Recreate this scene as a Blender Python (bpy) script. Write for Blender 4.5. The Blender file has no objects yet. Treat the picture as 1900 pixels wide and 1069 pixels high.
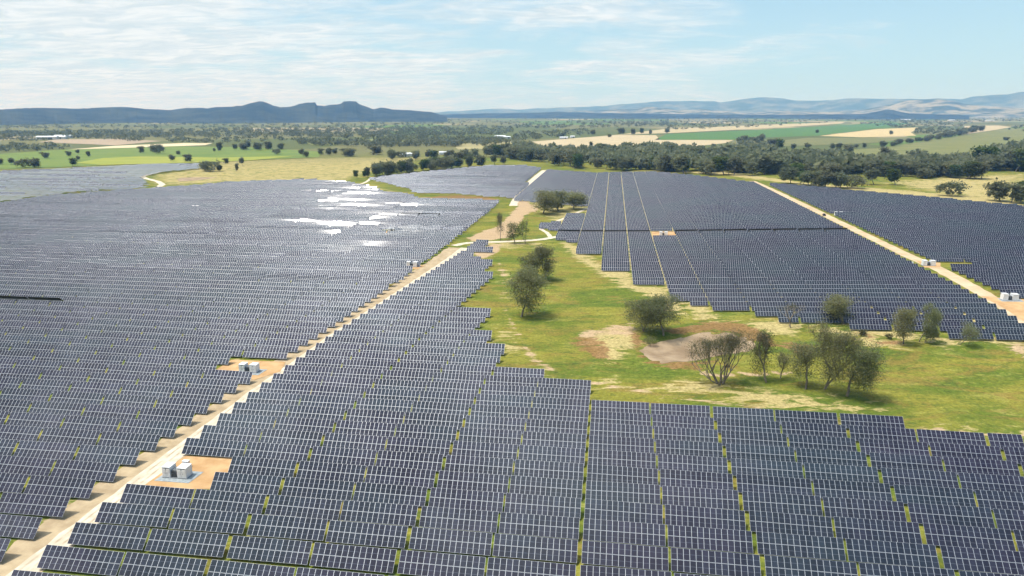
import bpy, math, random
import numpy as np
from mathutils import Vector, Matrix, Euler
R = math.radians
random.seed(7)
rng = np.random.default_rng(11)
sc = bpy.context.scene
col = sc.collection

# ------------------------------------------------------------------ camera, world, sun, exposure
H, F, TAU, GA = 86.0, 1300.0, math.atan((534.5 - 207) / 1300.0), R(7.8)
cam_d = bpy.data.cameras.new('camera'); cam = bpy.data.objects.new('camera', cam_d); col.objects.link(cam)
cam_d.sensor_width = 36.0; cam_d.lens = 36.0 * F / 1900.0
cam_d.clip_start = 0.5; cam_d.clip_end = 90000.0
cam.location = (0, 0, H); cam.rotation_euler = (math.pi / 2 - TAU, 0, 0)
sc.camera = cam

SUN_AZ, SUN_EL = R(-98.0), R(68.8)          # azimuth measured from +Y towards +X
sd = Vector((math.sin(SUN_AZ) * math.cos(SUN_EL), math.cos(SUN_AZ) * math.cos(SUN_EL), math.sin(SUN_EL)))
sun_d = bpy.data.lights.new('sun', 'SUN'); sun = bpy.data.objects.new('sun', sun_d); col.objects.link(sun)
sun_d.energy = 3.4; sun_d.angle = R(0.53); sun_d.color = (1.0, 0.955, 0.88)
sun.rotation_euler = (-sd).to_track_quat('-Z', 'Y').to_euler()
sun.location = (0, 0, 400)

sc.view_settings.view_transform = 'Standard'; sc.view_settings.look = 'None'
sc.view_settings.exposure = 0.36; sc.view_settings.gamma = 1.0
sc.view_settings.use_curve_mapping = False
sc.cycles.max_bounces = 8; sc.cycles.diffuse_bounces = 4; sc.cycles.glossy_bounces = 2
sc.cycles.transmission_bounces = 6; sc.cycles.volume_bounces = 0
sc.cycles.use_denoising = True
sc.cycles.sample_clamp_indirect = 4.0

world = bpy.data.worlds.new('World'); sc.world = world; world.use_nodes = True
wn, wl = world.node_tree.nodes, world.node_tree.links
wn.clear()

def N(nodes, t, **kw):
    n = nodes.new(t)
    for k, v in kw.items():
        if k == 'ins':
            for kk, vv in v.items(): n.inputs[kk].default_value = vv
        else: setattr(n, k, v)
    return n
def math_node(nodes, links, op, a, b=None, c=None, clamp=False):
    n = nodes.new('ShaderNodeMath'); n.operation = op; n.use_clamp = clamp
    for i, v in enumerate((a, b, c)):
        if v is None: continue
        if isinstance(v, (int, float)): n.inputs[i].default_value = v
        else: links.new(v, n.inputs[i])
    return n.outputs[0]
def mix_col(nodes, links, fac, a, b, blend='MIX'):
    n = nodes.new('ShaderNodeMix'); n.data_type = 'RGBA'; n.blend_type = blend
    for i, v in ((0, fac), (6, a), (7, b)):
        if isinstance(v, (int, float)): n.inputs[i].default_value = v
        elif isinstance(v, tuple): n.inputs[i].default_value = v + (1,) if len(v) == 3 else v
        else: links.new(v, n.inputs[i])
    return n.outputs[2]
def ramp_node(nodes, links, fac, p0, p1):
    n = nodes.new('ShaderNodeMapRange'); n.interpolation_type = 'SMOOTHSTEP'
    n.inputs[1].default_value = p0; n.inputs[2].default_value = p1
    links.new(fac, n.inputs[0]); return n.outputs[0]

sky = N(wn, 'ShaderNodeTexSky', sky_type='NISHITA', sun_disc=False, sun_elevation=SUN_EL,
        sun_rotation=SUN_AZ % (2 * math.pi), altitude=300.0, air_density=1.0, dust_density=0.6, ozone_density=1.6)
tc = N(wn, 'ShaderNodeTexCoord')
sep = N(wn, 'ShaderNodeSeparateXYZ'); wl.new(tc.outputs['Generated'], sep.inputs[0])
dx, dy, dz = sep.outputs
up = math_node(wn, wl, 'MAXIMUM', dz, 0.0)
den = math_node(wn, wl, 'ADD', up, 0.10)
px_ = math_node(wn, wl, 'DIVIDE', dx, den); py_ = math_node(wn, wl, 'DIVIDE', dy, den)
comb = N(wn, 'ShaderNodeCombineXYZ'); wl.new(px_, comb.inputs[0]); wl.new(py_, comb.inputs[1])
def cloud_noise(scale, detail, rough, off, stretch=(1, 1, 1), dist=0.6):
    m = N(wn, 'ShaderNodeMapping'); m.inputs['Location'].default_value = off; m.inputs['Scale'].default_value = stretch
    m.inputs['Rotation'].default_value = (0, 0, R(20))
    wl.new(comb.outputs[0], m.inputs[0])
    n = N(wn, 'ShaderNodeTexNoise', ins={'Scale': scale, 'Detail': detail, 'Roughness': rough, 'Distortion': dist})
    wl.new(m.outputs[0], n.inputs['Vector']); return n.outputs[0]
big = cloud_noise(0.55, 3.0, 0.5, (3.1, 0.7, 0), (1.0, 0.8, 1))
fine = cloud_noise(1.6, 10.0, 0.62, (1.3, 5.2, 0), (0.9, 1.05, 1), 0.9)
wisp = cloud_noise(4.2, 8.0, 0.65, (9.3, 2.2, 0), (0.7, 1.3, 1), 1.2)
# the bank of cloud lies to the west (-X), the east is clearer
west = math_node(wn, wl, 'MULTIPLY', dx, -0.27)
cov = math_node(wn, wl, 'ADD', math_node(wn, wl, 'MULTIPLY', big, 0.62), math_node(wn, wl, 'MULTIPLY', fine, 0.46))
cov = math_node(wn, wl, 'ADD', cov, math_node(wn, wl, 'MULTIPLY', wisp, 0.09))
cov = math_node(wn, wl, 'ADD', cov, west)
mask = ramp_node(wn, wl, cov, 0.485, 0.72)
mask = math_node(wn, wl, 'MULTIPLY', mask, 0.86)
hz = ramp_node(wn, wl, dz, 0.34, 0.0)          # thin veil of air near the horizon
veil = math_node(wn, wl, 'MULTIPLY_ADD', hz, 0.66, 0.10)
skyc = mix_col(wn, wl, 1.0, sky.outputs[0], (0.84, 1.04, 1.04), 'MULTIPLY')
base = mix_col(wn, wl, veil, skyc, (3.5, 4.85, 5.75))
cl = mix_col(wn, wl, mask, base, mix_col(wn, wl, ramp_node(wn, wl, wisp, 0.35, 0.65), (4.7, 5.3, 5.6), (6.4, 6.6, 6.65)))
# bright aureole of thin cloud round the sun
dt = N(wn, 'ShaderNodeVectorMath'); dt.operation = 'DOT_PRODUCT'; wl.new(tc.outputs['Generated'], dt.inputs[0]); dt.inputs[1].default_value = tuple(sd)
au = math_node(wn, wl, 'POWER', math_node(wn, wl, 'MAXIMUM', dt.outputs['Value'], 0.0), 48.0)
au = math_node(wn, wl, 'MULTIPLY', au, math_node(wn, wl, 'MULTIPLY_ADD', ramp_node(wn, wl, fine, 0.38, 0.62), 60.0, 14.0))
wide = math_node(wn, wl, 'POWER', math_node(wn, wl, 'MAXIMUM', dt.outputs['Value'], 0.0), 5.0)
wide = math_node(wn, wl, 'MULTIPLY', wide, math_node(wn, wl, 'MULTIPLY_ADD', ramp_node(wn, wl, cloud_noise(2.6, 5.0, 0.55, (2.2, 8.1, 0), (1, 1, 1), 0.8), 0.42, 0.60), 15.0, 2.0))
cl = mix_col(wn, wl, 1.0, cl, mix_col(wn, wl, 1.0, math_node(wn, wl, 'ADD', au, wide), (0.9, 0.97, 1.08), 'MULTIPLY'), 'ADD')
bg = N(wn, 'ShaderNodeBackground'); bg.inputs['Strength'].default_value = 0.12
wl.new(cl, bg.inputs[0])
wo = N(wn, 'ShaderNodeOutputWorld'); wl.new(bg.outputs[0], wo.inputs[0])

# ------------------------------------------------------------------ land geometry helpers
def sst(t):
    t = np.clip(t, 0, 1); return t * t * (3 - 2 * t)
def terr_sr(s, r):
    t = np.clip((s + 20) / 210.0, 0, 1)
    d = np.sqrt(((s - 35) / 20.0) ** 2 + ((r - 255) / 13.5) ** 2)          # the dam: a hollow with a low bank
    dam = -1.7 * np.exp(-d ** 2) + 0.9 * np.exp(-((d - 1.45) / .33) ** 2)
    return 6.0 * (0.5 * t + 0.5 * sst(t)) * sst((r - 215) / 100.0) * (1 - sst((r - 1200) / 600.0)) + dam
CA, SA = math.cos(GA), math.sin(GA)
def to_sr(x, y): return x * CA - y * SA, x * SA + y * CA
def to_xy(s, r): return s * CA + r * SA, -s * SA + r * CA
def terr(x, y):
    s, r = to_sr(x, y); return terr_sr(s, r)
def ground_at(px, py, dz=0.0):
    """where the line of sight through a point of the photograph meets the land (+dz)"""
    a, b = (px - 950) / F, -(py - 534.5) / F
    d = (a, math.cos(TAU) + b * math.sin(TAU), -math.sin(TAU) + b * math.cos(TAU))
    z = 0.0
    for _ in range(25):
        t = (z + dz - H) / d[2]; x, y = t * d[0], t * d[1]
        z = 0.5 * z + 0.5 * float(terr(x, y))
    return x, y
def depth_of(x, y, z=0.0): return y * math.cos(TAU) - (z - H) * math.sin(TAU)
def project(x, y, z):
    z = z - H; dep = y * math.cos(TAU) - z * math.sin(TAU); u = y * math.sin(TAU) + z * math.cos(TAU)
    return 950 + F * x / dep, 534.5 - F * u / dep
def poly_xy(pts, dz=0.0): return np.array([ground_at(p[0], p[1], dz) for p in pts])
def inside(P, X, Y):
    c = np.zeros(np.shape(X), bool); n = len(P)
    for i in range(n):
        x0, y0 = P[i]; x1, y1 = P[(i + 1) % n]
        if y0 == y1: continue
        k = (y0 > Y) != (y1 > Y)
        c ^= k & (X < (x1 - x0) * (Y - y0) / (y1 - y0) + x0)
    return c
def seg_dist(P, X, Y, closed=True):
    d = np.full(np.shape(X), 1e9); n = len(P)
    for i in range(n if closed else n - 1):
        a = P[i]; b = P[(i + 1) % n]; ab = b - a; L = max(float(ab @ ab), 1e-9)
        t = np.clip(((X - a[0]) * ab[0] + (Y - a[1]) * ab[1]) / L, 0, 1)
        d = np.minimum(d, np.hypot(X - a[0] - t * ab[0], Y - a[1] - t * ab[1]))
    return d
def sdist(P, X, Y):
    d = seg_dist(P, X, Y); return np.where(inside(P, X, Y), d, -d)

def mesh_np(name, V, Fc, mat=None, smooth=False, uv=None):
    me = bpy.data.meshes.new(name)
    V = np.asarray(V, np.float32); Fc = np.asarray(Fc, np.int32); k = Fc.shape[1]
    me.vertices.add(len(V)); me.vertices.foreach_set('co', V.ravel())
    me.loops.add(Fc.size); me.loops.foreach_set('vertex_index', Fc.ravel())
    me.polygons.add(len(Fc)); me.polygons.foreach_set('loop_start', np.arange(0, Fc.size, k, dtype=np.int32))
    me.polygons.foreach_set('use_smooth', np.full(len(Fc), bool(smooth)))
    if uv is not None:
        l = me.uv_layers.new(name='UVMap'); l.data.foreach_set('uv', np.asarray(uv, np.float32).ravel())
    me.update(calc_edges=True)
    if mat: me.materials.append(mat)
    return me
def link(name, data, parent=None, loc=None):
    o = bpy.data.objects.new(name, data); col.objects.link(o)
    if parent: o.parent = parent
    if loc is not None: o.location = loc
    return o
def tag(o, label=None, cat=None, group=None, kind=None):
    if label: o['label'] = label
    if cat: o['category'] = cat
    if group: o['group'] = group
    if kind: o['kind'] = kind
    return o
class Soup:
    """collects quads, then becomes one mesh"""
    def __init__(s): s.v = []; s.f = []; s.n = 0
    def add(s, V, Fc):
        V = np.asarray(V, float); s.v.append(V); s.f.append(np.asarray(Fc) + s.n); s.n += len(V)
    def box(s, c, d, rz=0.0):
        c = np.array(c, float); d = np.array(d, float) / 2
        k = np.array([(-1, -1, -1), (1, -1, -1), (1, 1, -1), (-1, 1, -1), (-1, -1, 1), (1, -1, 1), (1, 1, 1), (-1, 1, 1)], float) * d
        if rz:
            a, b = math.cos(rz), math.sin(rz); k = k @ np.array([[a, b, 0], [-b, a, 0], [0, 0, 1]])
        s.add(k + c, [(0, 3, 2, 1), (4, 5, 6, 7), (0, 1, 5, 4), (1, 2, 6, 5), (2, 3, 7, 6), (3, 0, 4, 7)])
    def tube(s, a, b, ra, rb, n=6, caps=False):
        a, b = np.array(a, float), np.array(b, float); d = b - a; L = np.linalg.norm(d)
        if L < 1e-6: return
        d /= L; u = np.cross(d, (0, 0, 1) if abs(d[2]) < .9 else (1, 0, 0)); u /= np.linalg.norm(u); w = np.cross(d, u)
        t = np.arange(n) * 2 * math.pi / n
        ring = np.cos(t)[:, None] * u + np.sin(t)[:, None] * w
        V = np.vstack([a + ring * ra, b + ring * rb])
        s.add(V, [(i, (i + 1) % n, n + (i + 1) % n, n + i) for i in range(n)])
        if caps and n == 4: s.add(V[4:], [(0, 1, 2, 3)])
    def mesh(s, name, mat, smooth=False):
        return mesh_np(name, np.vstack(s.v), np.vstack(s.f), mat, smooth)

# ------------------------------------------------------------------ materials
def material(name):
    m = bpy.data.materials.new(name); m.use_nodes = True
    nt = m.node_tree; nt.nodes.clear()
    b = nt.nodes.new('ShaderNodeBsdfPrincipled'); o = nt.nodes.new('ShaderNodeOutputMaterial')
    nt.links.new(b.outputs[0], o.inputs[0]); return m, nt.nodes, nt.links, b
def noise(nodes, links, scale, detail=4.0, rough=0.55, vec=None, dist=0.0, stretch=None):
    n = N(nodes, 'ShaderNodeTexNoise', ins={'Scale': scale, 'Detail': detail, 'Roughness': rough, 'Distortion': dist})
    if vec is None:
        vec = nodes.new('ShaderNodeNewGeometry').outputs['Position']
    if stretch:
        mp = N(nodes, 'ShaderNodeMapping'); mp.inputs['Scale'].default_value = stretch; links.new(vec, mp.inputs[0]); vec = mp.outputs[0]
    links.new(vec, n.inputs['Vector']); return n.outputs[0]
def flat_mat(name, c1, c2, scale, rough=0.9, spec=0.2, detail=6.0, lo=0.35, hi=0.65, metallic=0.0, stretch=None, bump=0.0, obj_rand=0.0):
    m, nd, lk, b = material(name)
    f = ramp_node(nd, lk, noise(nd, lk, scale, detail, 0.6, stretch=stretch), lo, hi)
    c = mix_col(nd, lk, f, c1, c2)
    if obj_rand:
        oi = nd.new('ShaderNodeObjectInfo')
        mr = N(nd, 'ShaderNodeMapRange'); mr.inputs[3].default_value = 1 - obj_rand; mr.inputs[4].default_value = 1 + obj_rand
        lk.new(oi.outputs['Random'], mr.inputs[0])
        hs = N(nd, 'ShaderNodeHueSaturation'); lk.new(mr.outputs[0], hs.inputs['Value']); lk.new(c, hs.inputs['Color'])
        h2 = N(nd, 'ShaderNodeMapRange'); h2.inputs[3].default_value = 0.485; h2.inputs[4].default_value = 0.525
        m2 = math_node(nd, lk, 'FRACT', math_node(nd, lk, 'MULTIPLY', oi.outputs['Random'], 17.3)); lk.new(m2, h2.inputs[0])
        lk.new(h2.outputs[0], hs.inputs['Hue']); c = hs.outputs[0]
    lk.new(c, b.inputs['Base Color'])
    b.inputs['Roughness'].default_value = rough; b.inputs['Specular IOR Level'].default_value = spec; b.inputs['Metallic'].default_value = metallic
    if bump:
        bp = N(nd, 'ShaderNodeBump', ins={'Strength': bump, 'Distance': 0.3}); lk.new(noise(nd, lk, scale * 3, 5), bp.inputs['Height']); lk.new(bp.outputs[0], b.inputs['Normal'])
    return m

# land: grass, with land-cover weights stored per vertex (r bare soil, g dry straw, b rust weeds, a far paddocks)
def land_material():
    m, nd, lk, b = material('land')
    geo = nd.new('ShaderNodeNewGeometry'); P = geo.outputs['Position']
    at = N(nd, 'ShaderNodeVertexColor', layer_name='cover'); sp = nd.new('ShaderNodeSeparateColor'); lk.new(at.outputs['Color'], sp.inputs[0])
    soil, straw, rust = sp.outputs; far = at.outputs['Alpha']
    n1 = noise(nd, lk, 0.018, 6, 0.6, P, 0.8, (1, 2.2, 1)); n2 = noise(nd, lk, 0.11, 8, 0.68, P, 1.0, (0.7, 1.8, 1)); n3 = noise(nd, lk, 0.9, 6, 0.7, P)
    n4 = noise(nd, lk, 0.045, 7, 0.65, P, 1.4, (0.8, 1.5, 1))
    g = mix_col(nd, lk, ramp_node(nd, lk, n1, 0.40, 0.60), (0.094, 0.128, 0.016), (0.195, 0.182, 0.028))
    g = mix_col(nd, lk, math_node(nd, lk, 'MULTIPLY', ramp_node(nd, lk, n2, 0.52, 0.70), 0.6), g, (0.31, 0.285, 0.075))
    g = mix_col(nd, lk, math_node(nd, lk, 'MULTIPLY', ramp_node(nd, lk, n4, 0.50, 0.64), 0.7), g, (0.20, 0.135, 0.035))
    g = mix_col(nd, lk, math_node(nd, lk, 'MULTIPLY', ramp_node(nd, lk, n2, 0.47, 0.34), 0.75), g, (0.065, 0.10, 0.018))
    n6 = noise(nd, lk, 0.33, 7, 0.72, P, 0.8, (0.8, 1.3, 1))
    g = mix_col(nd, lk, math_node(nd, lk, 'MULTIPLY', ramp_node(nd, lk, n6, 0.54, 0.68), 0.45), g, (0.30, 0.29, 0.07))
    g = mix_col(nd, lk, math_node(nd, lk, 'MULTIPLY', ramp_node(nd, lk, n6, 0.46, 0.36), 0.6), g, (0.075, 0.095, 0.018))
    def grown(w, nz, k): # ragged edge
        t = math_node(nd, lk, 'ADD', w, math_node(nd, lk, 'MULTIPLY', math_node(nd, lk, 'SUBTRACT', nz, 0.5), k))
        return math_node(nd, lk, 'MULTIPLY', ramp_node(nd, lk, t, 0.36, 0.64), ramp_node(nd, lk, w, 0.0, 0.12))
    g = mix_col(nd, lk, grown(straw, n2, 3.0), g, mix_col(nd, lk, n3, (0.27, 0.22, 0.075), (0.46, 0.37, 0.17)))
    g = mix_col(nd, lk, math_node(nd, lk, 'MULTIPLY', grown(rust, n2, 2.8), 0.85), g, mix_col(nd, lk, n3, (0.13, 0.065, 0.022), (0.30, 0.17, 0.075)))
    g = mix_col(nd, lk, grown(soil, n2, 2.2), g, mix_col(nd, lk, n2, (0.31, 0.20, 0.10), (0.48, 0.36, 0.22)))
    # far paddocks: cells of different pasture
    vo = N(nd, 'ShaderNodeTexVoronoi', ins={'Scale': 0.0022, 'Randomness': 0.9}); mp = N(nd, 'ShaderNodeMapping'); mp.inputs['Scale'].default_value = (1, 0.55, 1); mp.inputs['Rotation'].default_value = (0, 0, R(12)); lk.new(P, mp.inputs[0]); lk.new(mp.outputs[0], vo.inputs['Vector'])
    s2 = nd.new('ShaderNodeSeparateColor'); lk.new(vo.outputs['Color'], s2.inputs[0])
    pc = mix_col(nd, lk, ramp_node(nd, lk, s2.outputs[0], 0.30, 0.62), (0.085, 0.105, 0.032), (0.15, 0.145, 0.058))
    pc = mix_col(nd, lk, ramp_node(nd, lk, s2.outputs[1], 0.84, 0.87), pc, (0.33, 0.27, 0.16))
    pc = mix_col(nd, lk, ramp_node(nd, lk, s2.outputs[2], 0.80, 0.84), pc, (0.10, 0.17, 0.03))
    n5 = noise(nd, lk, 0.004, 8, 0.65, P, 0.5, (1, 1.6, 1))
    pc = mix_col(nd, lk, math_node(nd, lk, 'MULTIPLY', n5, 0.5), pc, (0.13, 0.125, 0.05))
    g = mix_col(nd, lk, far, g, pc)
    sh = math_node(nd, lk, 'MULTIPLY_ADD', ramp_node(nd, lk, n3, 0.3, 0.7), 0.55, 0.72)
    g = mix_col(nd, lk, 1.0, g, sh, 'MULTIPLY')
    lk.new(g, b.inputs['Base Color']); b.inputs['Roughness'].default_value = 0.95; b.inputs['Specular IOR Level'].default_value = 0.1
    bp = N(nd, 'ShaderNodeBump', ins={'Strength': 0.5, 'Distance': 0.35}); lk.new(noise(nd, lk, 1.6, 6, 0.7, P), bp.inputs['Height']); lk.new(bp.outputs[0], b.inputs['Normal'])
    return m
MAT = {}
MAT['land'] = land_material()
MAT['gravel'] = flat_mat('pale_gravel', (0.47, 0.40, 0.29), (0.60, 0.53, 0.41), 0.35, detail=9, stretch=None, bump=0.2)
MAT['rut'] = flat_mat('packed_rut', (0.36, 0.285, 0.19), (0.56, 0.49, 0.375), 0.3, detail=9, lo=.35, hi=.65)
MAT['soil'] = flat_mat('brown_soil', (0.31, 0.23, 0.135), (0.45, 0.35, 0.215), 0.22, detail=9, lo=0.3, hi=0.7, bump=0.3)
MAT['clay'] = flat_mat('orange_clay', (0.38, 0.22, 0.095), (0.52, 0.34, 0.17), 0.16, detail=9, lo=0.3, hi=0.7, bump=0.2)
MAT['pale_clay'] = flat_mat('pale_clay', (0.42, 0.30, 0.17), (0.54, 0.43, 0.28), 0.12, detail=9, lo=0.3, hi=0.7, bump=0.2)
MAT['mud'] = flat_mat('grey_mud', (0.21, 0.145, 0.085), (0.36, 0.27, 0.17), 0.10, detail=9, lo=0.3, hi=0.7, bump=0.3)
MAT['pad'] = flat_mat('blue_grey_gravel', (0.22, 0.25, 0.26), (0.33, 0.36, 0.36), 1.5, detail=6)
MAT['white_steel'] = flat_mat('white_painted_steel', (0.66, 0.67, 0.67), (0.74, 0.75, 0.75), 0.9, rough=0.5, spec=0.4)
MAT['grey_steel'] = flat_mat('grey_steel', (0.20, 0.215, 0.22), (0.30, 0.31, 0.315), 2.0, rough=0.5, spec=0.4)
MAT['dark_steel'] = flat_mat('dark_louvre', (0.10, 0.11, 0.115), (0.16, 0.17, 0.175), 2.0, rough=0.6)
MAT['galv'] = flat_mat('galvanised_steel', (0.36, 0.37, 0.39), (0.48, 0.50, 0.52), 3.0, rough=0.4, spec=0.5)
MAT['bark'] = flat_mat('bark', (0.10, 0.082, 0.066), (0.25, 0.215, 0.18), 0.7, detail=8, stretch=(1, 1, 0.4))
MAT['twig'] = flat_mat('grey_twigs', (0.16, 0.135, 0.10), (0.27, 0.23, 0.18), 0.8, detail=8)
MAT['shed_wall'] = flat_mat('shed_wall', (0.55, 0.54, 0.51), (0.66, 0.65, 0.62), 0.3, rough=0.7)
MAT['shed_roof'] = flat_mat('shed_roof', (0.62, 0.65, 0.68), (0.76, 0.78, 0.80), 0.2, rough=0.4, spec=0.4)
MAT['red_roof'] = flat_mat('red_roof', (0.25, 0.10, 0.07), (0.33, 0.15, 0.10), 0.3, rough=0.7)
MAT['ute'] = flat_mat('dark_paint', (0.02, 0.022, 0.025), (0.03, 0.032, 0.035), 0.5, rough=0.3, spec=0.5)
MAT['glass'] = flat_mat('dark_glass', (0.02, 0.025, 0.03), (0.03, 0.035, 0.04), 0.5, rough=0.08, spec=0.5)
MAT['rubber'] = flat_mat('rubber', (0.015, 0.015, 0.015), (0.025, 0.025, 0.025), 3, rough=0.8)

def foliage_mat(name, c1, c2, c3, scale):
    m, nd, lk, b = material(name)
    tcn = nd.new('ShaderNodeTexCoord')
    f = ramp_node(nd, lk, noise(nd, lk, scale, 4, 0.6, tcn.outputs['Object']), 0.33, 0.67)
    c = mix_col(nd, lk, f, c1, c2)
    vo = N(nd, 'ShaderNodeNewGeometry')
    c = mix_col(nd, lk, math_node(nd, lk, 'MULTIPLY', ramp_node(nd, lk, vo.outputs['Random Per Island'], 0.55, 1.0), 0.7), c, c3)
    oi = nd.new('ShaderNodeObjectInfo')
    hs = N(nd, 'ShaderNodeHueSaturation')
    mr = N(nd, 'ShaderNodeMapRange'); mr.inputs[3].default_value = 0.78; mr.inputs[4].default_value = 1.25; lk.new(oi.outputs['Random'], mr.inputs[0]); lk.new(mr.outputs[0], hs.inputs['Value'])
    m2 = math_node(nd, lk, 'FRACT', math_node(nd, lk, 'MULTIPLY', oi.outputs['Random'], 13.7))
    h2 = N(nd, 'ShaderNodeMapRange'); h2.inputs[3].default_value = 0.475; h2.inputs[4].default_value = 0.515; lk.new(m2, h2.inputs[0]); lk.new(h2.outputs[0], hs.inputs['Hue'])
    lk.new(c, hs.inputs['Color']); c = hs.outputs[0]
    lk.new(c, b.inputs['Base Color']); b.inputs['Roughness'].default_value = 0.6; b.inputs['Specular IOR Level'].default_value = 0.25
    tr = nd.new('ShaderNodeBsdfTranslucent'); lk.new(c, tr.inputs[0]); ms = nd.new('ShaderNodeMixShader'); ms.inputs[0].default_value = 0.6
    lk.new(b.outputs[0], ms.inputs[1]); lk.new(tr.outputs[0], ms.inputs[2])
    out = [n for n in nd if n.type == 'OUTPUT_MATERIAL'][0]; lk.new(ms.outputs[0], out.inputs[0])
    return m
MAT['leaf'] = foliage_mat('gum_leaves', (0.165, 0.185, 0.07), (0.22, 0.228, 0.105), (0.27, 0.27, 0.15), 0.35)
MAT['leaf_far'] = foliage_mat('far_gum_leaves', (0.13, 0.147, 0.072), (0.185, 0.193, 0.105), (0.235, 0.24, 0.145), 0.12)
MAT['leaf_dry'] = foliage_mat('thin_olive_leaves', (0.105, 0.11, 0.045), (0.15, 0.148, 0.068), (0.19, 0.18, 0.10), 0.4)
MAT['leaf_green'] = foliage_mat('green_leaves', (0.055, 0.085, 0.022), (0.10, 0.14, 0.035), (0.14, 0.18, 0.05), 0.3)

# solar panel: UV counts whole panels, so one face may carry one panel or a bank of them
def panel_material():
    m, nd, lk, b = material('solar_panel_glass')
    uv = nd.new('ShaderNodeUVMap'); sp = nd.new('ShaderNodeSeparateXYZ'); lk.new(uv.outputs[0], sp.inputs[0])
    fu = math_node(nd, lk, 'FRACT', sp.outputs[0]); fv = math_node(nd, lk, 'FRACT', sp.outputs[1])
    du = math_node(nd, lk, 'MINIMUM', fu, math_node(nd, lk, 'SUBTRACT', 1.0, fu))
    dv = math_node(nd, lk, 'MINIMUM', fv, math_node(nd, lk, 'SUBTRACT', 1.0, fv))
    frame = math_node(nd, lk, 'MAXIMUM', math_node(nd, lk, 'LESS_THAN', du, 0.031), math_node(nd, lk, 'LESS_THAN', dv, 0.011))
    mid = math_node(nd, lk, 'LESS_THAN', math_node(nd, lk, 'ABSOLUTE', math_node(nd, lk, 'SUBTRACT', fv, 0.5)), 0.0085)
    # fine grid of cells, and a tint that drifts from panel to panel
    cu = math_node(nd, lk, 'FRACT', math_node(nd, lk, 'MULTIPLY', fu, 6.0)); cv = math_node(nd, lk, 'FRACT', math_node(nd, lk, 'MULTIPLY', fv, 24.0))
    cell = math_node(nd, lk, 'MAXIMUM', math_node(nd, lk, 'LESS_THAN', cu, 0.05), math_node(nd, lk, 'LESS_THAN', cv, 0.06))
    geo = nd.new('ShaderNodeNewGeometry')
    fl = nd.new('ShaderNodeVectorMath'); fl.operation = 'FLOOR'; lk.new(uv.outputs[0], fl.inputs[0])
    wnz = N(nd, 'ShaderNodeTexWhiteNoise'); wnz.noise_dimensions = '2D'; lk.new(fl.outputs[0], wnz.inputs['Vector'])
    big = noise(nd, lk, 0.02, 4, 0.6, geo.outputs['Position'])
    c = mix_col(nd, lk, wnz.outputs['Value'], (0.013, 0.0115, 0.024), (0.025, 0.023, 0.039))
    c = mix_col(nd, lk, ramp_node(nd, lk, big, 0.4, 0.65), c, (0.018, 0.027, 0.036))
    oi = nd.new('ShaderNodeObjectInfo'); mo = math_node(nd, lk, 'MULTIPLY_ADD', oi.outputs['Random'], 0.5, 0.75); c = mix_col(nd, lk, 1.0, c, mo, 'MULTIPLY')
    c = mix_col(nd, lk, math_node(nd, lk, 'MULTIPLY', cell, 0.3), c, (0.06, 0.063, 0.08))
    c = mix_col(nd, lk, mid, c, (0.16, 0.175, 0.22))
    c = mix_col(nd, lk, frame, c, (0.50, 0.52, 0.555))
    bf = geo.outputs['Backfacing']
    lk.new(c, b.inputs['Base Color'])
    lk.new(math_node(nd, lk, 'MULTIPLY', frame, 0.45), b.inputs['Metallic']); rg = math_node(nd, lk, 'MULTIPLY_ADD', frame, 0.46, 0.04); lk.new(rg, b.inputs['Roughness'])
    b.inputs['Specular IOR Level'].default_value = 0.4
    return m
MAT['panel'] = panel_material()
MAT['backsheet'] = flat_mat('panel_backsheet', (0.032, 0.032, 0.036), (0.05, 0.05, 0.055), 1.0, rough=0.7)

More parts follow.
